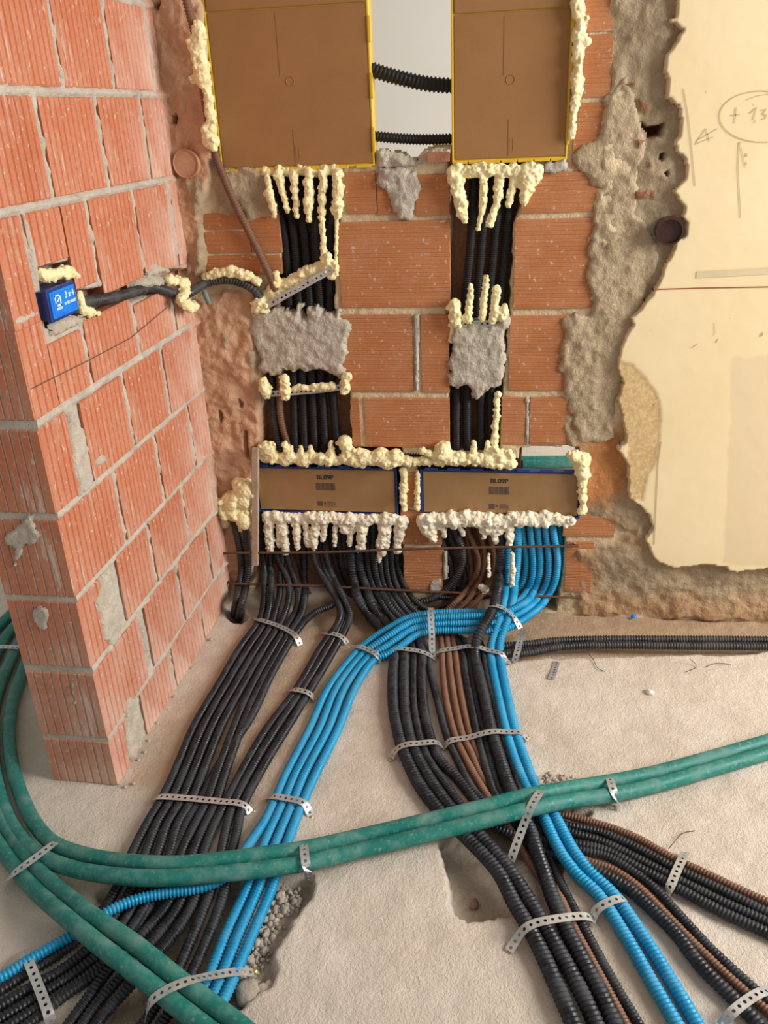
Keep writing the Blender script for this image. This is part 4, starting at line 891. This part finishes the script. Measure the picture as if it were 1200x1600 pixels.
for P, lb in CX: conduit(P, .0118, 'blue', lb, g)
bl(wp(-.03, (874, 800), (875, 850), (872, 900)) + wp(-.045, (864, 925)), 'outermost shade-toned blue conduit half hidden at the right end under the box')
# black pair along the foot of the right wall
g = 'black conduits along the foot of the right wall'
conduit([(770, 1012, .012), (795, 1009, .012), (830, 1006, .012), (872, 1001, .012), (940, 999, .012), (1060, 999, .012), (1200, 1000, .012), (1420, 1003, .012)], .0125, 'grey_black', 'rear black conduit along the foot of the cream plastered wall', g)
conduit([(770, 1020, .012), (795, 1022, .012), (830, 1019, .012), (872, 1011, .012), (940, 1008, .012), (1060, 1009, .012), (1200, 1010, .012), (1420, 1014, .012)], .0128, 'grey_black', 'front black conduit along the foot of the cream plastered wall', g)
# green pipes
g = 'smooth green pipes'
GP = [
 ([(90, 955, .02), (62, 992, .02), (38, 1043, .02), (19, 1100, .02), (14, 1150, .02), (21, 1205, .02), (37, 1252, .022), (55, 1288, .026), (84, 1318, .034), (140, 1338, .050), (210, 1348, .062), (280, 1350, .066), (350, 1343, .066), (420, 1334, .058), (470, 1327, .048), (575, 1304, .035), (680, 1279, .040), (750, 1262, .05), (820, 1244, .055), (885, 1232, .045), (955, 1221, .028), (1025, 1207, .02), (1095, 1188, .02), (1200, 1158, .02), (1330, 1118, .02)], 'upper of the two green pipes sweeping right across all bundles'),
 ([(70, 955, .02), (38, 992, .02), (12, 1043, .02), (-8, 1100, .02), (-13, 1155, .02), (-7, 1215, .02), (8, 1268, .02), (28, 1305, .024), (63, 1337, .034), (115, 1358, .050), (175, 1368, .062), (245, 1372, .066), (350, 1365, .066), (420, 1357, .058), (470, 1350, .048), (575, 1326, .035), (680, 1301, .040), (750, 1284, .05), (820, 1266, .055), (885, 1252, .045), (955, 1242, .028), (1025, 1227, .02), (1095, 1207, .02), (1200, 1176, .02), (1330, 1134, .02)], 'lower of the two green pipes sweeping right across all bundles'),
 ([(45, 955, .02), (12, 992, .02), (-14, 1043, .02), (-34, 1100, .02), (-40, 1160, .02), (-28, 1222, .02), (0, 1277, .02), (22, 1313, .022), (52, 1351, .030), (88, 1387, .042), (140, 1428, .060), (210, 1475, .066), (280, 1531, .058), (332, 1570, .050), (372, 1600, .050), (420, 1640, .05)], 'right one of the two green pipes running down to the bottom edge'),
 ([(22, 955, .02), (-14, 992, .02), (-40, 1043, .02), (-60, 1110, .02), (-63, 1180, .02), (-45, 1245, .02), (-20, 1294, .02), (0, 1322, .02), (22, 1352, .022), (52, 1388, .034), (105, 1435, .056), (157, 1478, .066), (227, 1532, .060), (280, 1574, .052), (315, 1601, .050), (365, 1643, .05)], 'left one of the two green pipes running down to the bottom edge')]
for P, lb in GP: conduit(P, .0175, 'green', lb, g, corr=False, n=16, name='green_pipe', cat='pipe')
for k, (ya, yb) in enumerate(((719, 718), (725, 724))):
    conduit([(790, ya, .02), (852, ya, .02), (915, yb, .02)], .02, 'green', ['farther', 'nearer'][k]+' green pipe glimpsed through the slot above the lower right box', 'green pipes beyond the slot', corr=False, n=12, name='green_pipe', cat='pipe')

# ================================================================== MORTAR ON THE CONDUITS, BATTEN, RODS
patch('mortar_patch', 'w', wpoly([(396, 478), (420, 484), (450, 478), (458, 486), (463, 470), (470, 478), (474, 496), (482, 482), (496, 476), (506, 486), (522, 490), (528, 478), (534, 492), (550, 500), (556, 516), (544, 530), (542, 560), (540, 590), (530, 592), (510, 582), (490, 578), (470, 582), (445, 578), (428, 592), (410, 586), (400, 574), (404, 560), (390, 530), (385, 508)], .01), .022, .02, MAT['patch'], None, res=.0035, jag=.014, rough=.007, back=-.02, seed=101, label='larger grey mortar patch bedding the left row of black conduits', cat='mortar', js=.02, group='mortar patches over the chases')
patch('mortar_patch', 'w', wpoly([(706, 500), (720, 506), (735, 498), (760, 505), (775, 500), (786, 488), (798, 482), (800, 500), (790, 520), (792, 545), (790, 590), (782, 610), (768, 608), (752, 618), (746, 630), (738, 620), (728, 606), (715, 610), (700, 602), (698, 570), (702, 540)], .01), .018, .02, MAT['patch'], None, res=.0035, jag=.014, rough=.007, back=-.02, seed=103, label='smaller grey mortar patch bedding the right row of black conduits', cat='mortar', js=.02, group='mortar patches over the chases')
patch('mortar_patch', 'l', lpoly([(211, 433), (222, 428), (245, 427), (260, 432), (261, 450), (246, 456), (226, 458), (212, 452)]), .022, .03, MAT['patch'], None, res=.004, jag=.008, rough=.010, back=-.02, seed=105, label='small grey mortar lump over the conduit on the left wall', cat='mortar', js=.02)
a = W(399, 700, .055); b = W(399, 883, .055)
tb = [(a, .0105), (b, .0105)]; V = []
for c, hw in (tb[1], tb[0]):
    V += [(c[0]-hw, -.062, c[2]), (c[0]+hw, -.062, c[2]), (c[0]+hw, -.046, c[2]), (c[0]-hw, -.046, c[2])]
o = mesh('wooden_batten', V, BF, MAT['wood'], None, label='thin upright wooden batten at the left end of the lower left box', cat='batten')
m = o.modifiers.new('bevel', 'BEVEL'); m.width = .0015; m.segments = 2
for pts, lb, sc in ((((347, 862, 'w', .035), (349, 865, 'w', .05), (360, 864, 'w', .055), (500, 863, 'w', .055), (640, 858, 'w', .055), (780, 855, 'w', .045), (903, 853, 'w', .016)), 'upper rusty steel rod nailed across the conduits', (897, 850)),
                    (((356, 908, 'w', .035), (358, 911, 'w', .05), (370, 912, 'w', .06), (500, 916, 'w', .06), (640, 923, 'w', .06), (780, 929, 'w', .05), (904, 934, 'w', .016)), 'lower rusty steel rod nailed across the conduits', (893, 930))):
    o = rod('steel_rod', pts, .0042, 'rust', None, label=lb, cat='rod', group='rusty steel rods')
    c = W(*sc, .012); rod('nail', [c+np.array([0, .03, 0]), c+np.array([0, -.006, .001])], .0032, 'steel', o)
# grey plastic stubs in the corner
rod('plastic_stub', [W(319, 455, .03), W(322, 462, .035), W(327, 475, .03)], .0085, 'grey_pvc', None, label='short grey-green plastic tube stub under the arching conduit', cat='pipe')
rod('plastic_stub', [W(328, 530, .012), W(330, 545, .014), W(333, 560, .008)], .0075, 'grey_pvc', None, label='grey plastic tube end sunk in the rough corner render', cat='pipe')

# ================================================================== FOAM
B_ = bead
foam('lumpy foam bead along the left side of the upper left yellow box', B_(312, 42, 308, 70, 11, off=.07) + B_(308, 70, 318, 120, 11, off=.065) + B_(304, 122, 318, 126, 8, off=.06) + B_(320, 120, 329, 175, 7, off=.05) + B_(326, 165, 331, 200, 7, off=.045) + B_(327, 205, 330, 220, 11, off=.04), disp=.004)
drips = B_(412, 268, 530, 266, 7, off=0) + B_(416, 275, 424, 300, 5) + B_(420, 300, 430, 338, 6.5, 3)
for x0, y0, x1, y1, a, b in ((434, 272, 450, 330, 6, 3.5), (458, 272, 464, 338, 6, 3.5), (483, 270, 482, 318, 6.5, 7), (482, 310, 484, 344, 6, 5), (505, 270, 503, 340, 6, 4.5), (503, 340, 507, 412, 4, 5), (527, 270, 528, 335, 8, 7), (526, 340, 525, 430, 2.8, 2)): drips += B_(x0, y0, x1, y1, a, b, off=.016)
foam('long foam drips hanging from the bottom of the upper left yellow box', drips)
foam('ragged foam bead along the right side of the upper right yellow box', B_(906, -120, 902, 0, 7) + B_(902, 0, 906, 30, 9) + B_(908, 28, 914, 70, 5) + B_(905, 40, 902, 130, 8) + B_(902, 130, 892, 215, 7, 4) + B_(912, 62, 917, 66, 6))
dr = B_(708, 266, 838, 266, 9) + B_(712, 280, 722, 320, 12, 9) + B_(722, 320, 725, 345, 8, 6)
for x0, y0, x1, y1, a, b in ((756, 270, 755, 320, 6, 5), (755, 320, 747, 358, 4.5, 3.5), (781, 270, 777, 320, 6.5, 5.5), (775, 320, 766, 348, 5, 6), (803, 275, 795, 322, 6, 4.5), (825, 270, 820, 312, 11, 8), (840, 270, 836, 284, 8, 7), (806, 285, 812, 290, 5, 5)): dr += B_(x0, y0, x1, y1, a, b, off=.016)
foam('drooping foam lump with drips under the upper right yellow box', dr)
foam('foam bead on the slanting strap across the left black conduits', B_(402, 482, 408, 470, 9) + B_(416, 462, 512, 412, 9, jit=.45, off=.002) + B_(438, 448, 498, 418, 8, jit=.5, off=.002) + B_(430, 428, 434, 440, 7) + B_(512, 400, 510, 425, 6) + B_(522, 418, 518, 432, 7) + B_(414, 474, 414, 480, 9))
foam('curved foam bead lying on the arching black conduit', B_(322, 432, 355, 424, 7, off=.03) + B_(355, 424, 385, 430, 7, off=.03) + B_(385, 430, 402, 440, 6, off=.03) + B_(356, 424, 366, 420, 6, off=.03))
foam('foam blob on the conduit where the left wall meets the corner', B_(266, 438, 292, 442, 7, off=.025, pl='l') + B_(284, 440, 290, 455, 7, off=.04, pl='l') + B_(290, 455, 282, 468, 7, off=.05, pl='l') + B_(282, 470, 300, 480, 8, off=.045, pl='l'))
foam('foam strip above the small blue switch box', B_(64, 432, 108, 425, 9, jit=.25, off=.004, pl='l') + B_(113, 424, 122, 432, 4, off=.004, pl='l') + B_(62, 426, 112, 424, 5, jit=.2, off=.004, pl='l'))
foam('foam wedge right of the small blue switch box', B_(124, 458, 127, 480, 6, off=.004, pl='l') + B_(128, 484, 154, 489, 7, 4, off=.004, pl='l') + B_(132, 482, 140, 492, 6, off=.004, pl='l'))
foam('foam lumps on the strap under the larger mortar patch', B_(412, 598, 416, 612, 9) + B_(444, 592, 447, 620, 7) + B_(462, 607, 520, 603, 5, off=.015) + B_(540, 588, 540, 612, 7))
top_ = B_(412, 716, 540, 718, 8, jit=.5) + B_(548, 718, 622, 716, 11, jit=.45) + B_(560, 710, 640, 720, 7, jit=.5) + B_(410, 700, 425, 698, 10) + B_(446, 694, 452, 712, 8) + B_(538, 692, 546, 708, 11)
for x in (470, 486, 517): top_ += B_(x, 716, x, 698 if x != 517 else 690, 7, 3, jit=.2)
foam('thick foam bed along the top of the lower left box', top_)
tr = B_(640, 719, 700, 722, 6, off=.02) + B_(660, 705, 684, 714, 5, off=.03) + B_(694, 704, 702, 718, 12) + B_(700, 716, 800, 722, 9, jit=.5) + B_(775, 705, 800, 712, 9, jit=.5)
for x, y in ((741, 690), (762, 690)): tr += B_(x, 718, x-1, y, 7, 3, jit=.2)
foam('thick foam bed along the top of the lower right box', tr)
foam('foam lumps with three upright fingers above the smaller mortar patch', B_(708, 478, 712, 500, 9) + B_(706, 508, 706, 530, 5, off=.0) + B_(731, 500, 736, 447, 6.5, 4, jit=.25) + B_(753, 500, 760, 434, 5.5, 4.5, jit=.25) + B_(771, 500, 776, 448, 6.5, 5, jit=.3) + B_(788, 478, 784, 496, 5, 6))
foam('thin foam drip running down right of the right lower conduits', B_(778, 614, 776, 640, 4.5, off=.0) + B_(776, 640, 772, 700, 4.5, 5.5, off=.0))
foam('big rough foam clump at the corner left of the lower left box', B_(372, 755, 384, 765, 13, jit=.5, off=.03) + B_(352, 790, 380, 780, 16, jit=.5, off=.03) + B_(350, 800, 384, 806, 13, jit=.5, off=.035) + B_(350, 812, 352, 820, 7) + B_(374, 815, 378, 824, 7))
foam('narrow foam bead on the right end of the lower left box', B_(630, 736, 631, 794, 5.5, off=.01))
foam('narrow foam bead on the left end of the lower right box', B_(652, 738, 653, 760, 3.5, off=.01) + B_(653, 760, 652, 795, 4.5, off=.01))
foam('ragged foam lump on the right end of the lower right box', B_(895, 712, 915, 720, 9, jit=.5) + B_(908, 722, 914, 745, 9, jit=.5) + B_(911, 745, 910, 800, 5.5, jit=.5))
lw = B_(418, 808, 630, 812, 8, jit=.4)
for x0, x1, y1, a, b in ((420, 422, 860, 7, 5.5), (441, 446, 862, 8, 5.5), (437, 435, 855, 5, 3), (463, 465, 856, 6.5, 5), (477, 481, 852, 5, 4), (494, 490, 856, 7, 5.5), (508, 505, 842, 5, 4), (524, 523, 852, 4, 3), (537, 538, 828, 7, 6), (551, 546, 852, 5, 4), (566, 564, 856, 9, 6), (582, 582, 812, 9, 8), (602, 596, 862, 9, 7), (596, 593, 876, 5, 3), (608, 604, 855, 6, 4), (628, 622, 850, 8, 5), (622, 620, 864, 5, 5)):
    lw += B_(x0, 812, x1, y1, a, b, jit=.3, off=.018)
foam('row of white foam icicles under the lower left box', lw, 'foam_white')
rw = B_(664, 812, 888, 812, 11, jit=.35) + B_(664, 826, 676, 842, 9, 6) + B_(668, 815, 672, 830, 10) + B_(720, 825, 724, 834, 5, 4) + B_(692, 825, 695, 838, 4, 3) + B_(755, 825, 757, 838, 7, 4) + B_(774, 825, 774, 848, 6, 4) + B_(796, 822, 797, 850, 7, 5) + B_(764, 826, 782, 826, 8)
foam('thick white foam band under the lower right box', rw, 'foam_white')
foam('long thin foam drip on the blue conduits under the right box', B_(800, 864, 801, 890, 3, 4, jit=.2, off=.03) + B_(801, 890, 799, 918, 5, 4, jit=.2, off=.03), 'foam_white')
foam('thin foam sliver stuck on the right brown bend', B_(763, 866, 764, 900, 2.6, 2.6, jit=.3, off=.025), 'foam_white')
foam('white foam crumb sitting on the lower rusty rod', B_(752, 918, 759, 920, 5, jit=.3, off=.05) + B_(756, 924, 757, 928, 3.5, off=.05), 'foam_white')
foam('foam crumb lying beneath the blue bend', B_(724, 988, 742, 986, 7, jit=.3, off=.02, pl='f'), 'foam_white')

# ================================================================== STRAPS
wl = lambda off, *p: [(x, y, 'w', off) for x, y in p]
NW = (0, -1, 0)
strap(wl(.022, (394, 491)) + wl(.034, (420, 476), (470, 448), (519, 421)), 'steel strap slanting across the left black conduits above the larger mortar patch', NW)
strap(wl(.014, (409, 616)) + wl(.012, (440, 614), (500, 609), (540, 604)), 'level steel strap across the left conduits under the larger mortar patch', NW)
strap(wl(.006, (706, 507)) + wl(.010, (735, 506), (775, 505)), 'steel strap showing at the top of the smaller mortar patch', NW)
t2 = .026
strap([(397, 966, .004), (404, 968, t2), (430, 976, t2), (455, 988, t2), (464, 996, t2), (469, 1008, .004)], 'strap over the leftmost black bundle close to the wall', screws=[(471, 1006, 0)])
strap([(504, 989, .006), (510, 989, t2), (533, 994, t2), (541, 1003, .010), (542, 1006, .004)], 'small strap nearest the wall over the three black conduits')
strap([(452, 1080, .006), (457, 1077, t2), (483, 1083, t2), (489, 1090, .012), (491, 1094, .003)], 'small strap midway along the three black conduits', screws=[(494, 1092, 0)])
strap([(240, 1249, .006), (247, 1245, t2), (300, 1248, t2), (340, 1252, t2), (378, 1256, t2), (386, 1262, .014), (391, 1270, .003)], 'long strap over nine black conduits on the left', screws=[(396, 1268, 0)])
strap([(550, 1012, .012), (556, 1009, .031), (575, 1015, .031), (590, 1024, .030), (593, 1034, .006)], 'strap over the four blue conduits near the wall')
strap([(418, 1248, .004), (425, 1244, t2), (450, 1248, t2), (474, 1254, t2), (481, 1264, .012), (486, 1274, .003)], 'strap midway down the four blue conduits', screws=[(486, 1278, 0)])
strap([(673, 950, .08), (673, 957, .098), (674, 975, .076), (675, 992, .054), (675, 1008, .03), (676, 1026, .004)], 'upright strap hooked over the blue bend')
strap([(606, 1020, .010), (611, 1013, .035), (632, 1014, .035), (658, 1018, .031), (672, 1024, .020), (680, 1030, .004)], 'strap over the five black conduits in the centre near the wall', screws=[(682, 1028, 0)])
strap([(677, 1022, .006), (686, 1017, .024), (712, 1013, .024), (741, 1009, .038), (762, 1016, .028), (784, 1021, .028), (790, 1032, .010), (798, 1036, .002)], 'wavy strap over brown, black and blue conduits near the wall', screws=[(802, 1034, 0)])
strap([(612, 1184, .004), (617, 1173, .022), (628, 1165, .035), (660, 1161, .034), (684, 1160, .026), (692, 1168, .006)], 'curved strap over the four centre black conduits', screws=[(610, 1188, 0), (694, 1170, 0)])
strap([(694, 1168, .004), (701, 1158, .023), (730, 1153, .024), (768, 1143, .038), (795, 1144, .028), (813, 1144, .026), (820, 1152, .008), (826, 1156, .002)], 'long strap over brown, black and blue conduits midway to the green pipes', screws=[(825, 1153, 0)])
strap([(764, 946, .11), (775, 946, .118), (792, 953, .104), (804, 966, .075), (813, 982, .05)], 'strap crossing the blue pair where it leaves the wall')
strap([(818, 985, .006), (814, 995, .028), (811, 1007, .029), (808, 1020, .028), (804, 1034, .006)], 'strap over the black pair at the foot of the right wall')
strap([(849, 1234, .052), (842, 1240, .077), (830, 1260, .075), (818, 1290, .044), (806, 1322, .024), (798, 1345, .004)], 'long strap angled over the green pipes onto the black bundle')
strap([(473, 1314, .045), (475, 1324, .069), (478, 1350, .068), (482, 1366, .035), (484, 1376, .004)], 'upright strap over the green pipes above the bare floor', screws=[(486, 1374, 0)])
strap([(947, 1211, .03), (953, 1218, .048), (959, 1238, .047), (966, 1256, .014), (968, 1262, .003)], 'strap over the green pipes at right')
strap([(96, 1310, .032), (84, 1318, .056), (58, 1338, .055), (36, 1354, .052), (16, 1369, .038), (8, 1378, .010)], 'strap over all four green pipes at left')
strap([(228, 1590, .03), (234, 1566, .068), (258, 1548, .079), (296, 1532, .078), (324, 1526, .050), (350, 1521, .032), (376, 1518, .018), (396, 1520, .002)], 'long curved strap over green and blue pipes beside the rubble', screws=[(398, 1518, 0)])
strap([(36, 1486, .012), (42, 1496, .032), (52, 1520, .028), (66, 1556, .027), (76, 1584, .024), (80, 1600, .004)], 'strap over the blue and black conduits in the lower left corner')
strap([(795, 1486, .003), (806, 1470, .008), (818, 1452, .032), (835, 1443, .035), (868, 1436, .035), (900, 1432, .026), (920, 1432, .022), (928, 1440, .004)], 'strap over five conduits at bottom centre', screws=[(927, 1437, 0)])
strap([(924, 1438, .003), (930, 1424, .020), (942, 1414, .030), (966, 1404, .031), (976, 1404, .022)], 'short strap over the blue pair right of bottom centre')
strap([(1070, 1332, .006), (1066, 1342, .022), (1056, 1364, .025), (1046, 1388, .023), (1040, 1398, .003)], 'strap over the bundle running to the right edge', screws=[(1044, 1397, 0)])
strap([(1126, 1604, .003), (1140, 1586, .026), (1165, 1565, .028), (1190, 1550, .024), (1206, 1548, .004)], 'strap over three conduits in the lower right corner')
strap([(-20, 1012, .04), (0, 1011, .041), (14, 1011, .041), (30, 1012, .041)], 'strap over the green pipes behind the brick stub')
strap([(870, 1034, .003), (866, 1048, .004), (861, 1061, .003)], 'loose offcut of perforated strap lying on the floor', cell=.012)

# ================================================================== RUBBLE, STONES, WIRES
def stone(x, y, rpx, label, group=None, mat='stone', seed=0, h=-.012, flat=.6, name='rubble_stone'):
    q = np.random.default_rng(seed+500); c = F(x, y, h); r = rpx*mpp(c)
    v = IV.copy()
    for k in range(13):
        n = q.normal(size=3); n /= np.linalg.norm(n); dd = .55+.3*q.random(); s = v@n; v = v-np.outer(np.clip(s-dd, 0, None), n)
    v = v*np.array([1+.3*q.random(), .8+.4*q.random(), flat])*r*1.2
    a = q.random()*6.28; R = np.array([[math.cos(a), -math.sin(a), 0], [math.sin(a), math.cos(a), 0], [0, 0, 1]])
    v = v@R.T; v = v+c-np.array([0, 0, v[:, 2].min()*.6])
    mesh(name, v, IF, MAT[mat], None, label=label, cat='stone', group=group)
pos = [(438, 1400, 8), (430, 1420, 5), (424, 1436, 6), (442, 1420, 5), (436, 1432, 4), (415, 1438, 5), (411, 1428, 4), (426, 1412, 4), (409, 1470, 4), (413, 1452, 4), (375, 1541, 6), (367, 1548, 6), (399, 1536, 5), (389, 1502, 8), (404, 1535, 3), (420, 1448, 3), (432, 1445, 4)]
for i, (x, y, r) in enumerate(pos): stone(x, y, r, 'small grey rubble stone in the trench right of the long blue conduits', 'rubble stones beside the blue conduits', seed=i, h=-.022)
q = np.random.default_rng(77); GV = []; GF = []; kk = 0
for _ in range(420):
    t = q.random(); x = 452-86*t+q.normal()*13; y = 1392+165*t+q.normal()*7; c = F(x, y, -.024); rr = abs(q.normal())*.0028+.0014
    GV.append(IV*rr*(1+q.uniform(-.35, .35, (len(IV), 1)))+c+np.array([0, 0, rr*.3])); GF.append(IF+kk); kk += len(IV)
for _ in range(160):
    x = 872+q.normal()*16; y = 1222+q.normal()*6; c = F(x, y, 0); rr = abs(q.normal())*.002+.0012
    GV.append(IV*rr*(1+q.uniform(-.35, .35, (len(IV), 1)))+c+np.array([0, 0, rr*.3])); GF.append(IF+kk); kk += len(IV)
mesh('gravel', np.vstack(GV), np.vstack(GF), MAT['stone'], label='fine grey gravel and crumbs spilled in the floor trench', cat='gravel', kind='stuff')
stone(390, 1560, 25, 'large beige concrete chunk at the trench edge by the green pipe', None, seed=30, h=-.02, flat=.45)
stone(416, 1550, 13, 'cracked beige concrete flake right of the large chunk', None, seed=31, h=-.012, flat=.4)
stone(421, 1540, 7, 'small beige concrete flake at the top of the cracked floor edge', None, seed=32, h=-.010, flat=.4)
stone(1015, 1083, 6, 'small white crumb lying alone on the floor right of the blue pair', None, seed=33, h=0, mat='white_paint')
stone(741, 1414, 9, 'brown stone in the shallow floor cutout by the thick black conduits', None, seed=34, h=-.04, mat='brown_stone')
stone(1030, 1231, 5, 'small pale crumb on the floor below the green pipes at right', None, seed=35, h=0)
for i, (x, y) in enumerate(((872, 1226), (884, 1222), (878, 1217), (892, 1226), (866, 1218), (860, 1210))): stone(x, y, 4, 'small grey rubble crumb beside the green pipes right of the blue pair', 'rubble crumbs by the green pipes', seed=50+i, h=0)
for i, (x, y) in enumerate(((300, 1046), (272, 1090), (262, 1110), (246, 1130), (232, 1158), (226, 1175), (217, 1188), (208, 1225), (196, 1230), (330, 1000))): stone(x, y, 3, 'tiny mortar crumb along the foot of the left wall', 'mortar crumbs along the left wall', mat='mortar', seed=70+i, h=0)
for pts, lb in (([(918, 1020, .004), (928, 1032, .004), (934, 1045, .004), (945, 1049, .004)], 'thin bent wire on the floor in front of the right black pair'), ([(1072, 1050, .003), (1090, 1040, .003), (1078, 1030, .02)], 'curled wire scrap in front of the right wall'), ([(1103, 1042, .003), (1118, 1036, .006), (1142, 1038, .003)], 'thin wire lying near the right edge of the floor'),
               ([(1045, 1326, .003), (1058, 1310, .012), (1070, 1300, .004), (1086, 1298, .003)], 'thin wire loop beside the strap on the right bundle')):
    rod('wire_scrap', pts, .0011, 'wire', None, 5, label=lb, cat='wire')
stone(990, 965, 4, 'small blue plastic scrap at the foot of the right wall', None, mat='bluelid', seed=90, h=-.02)
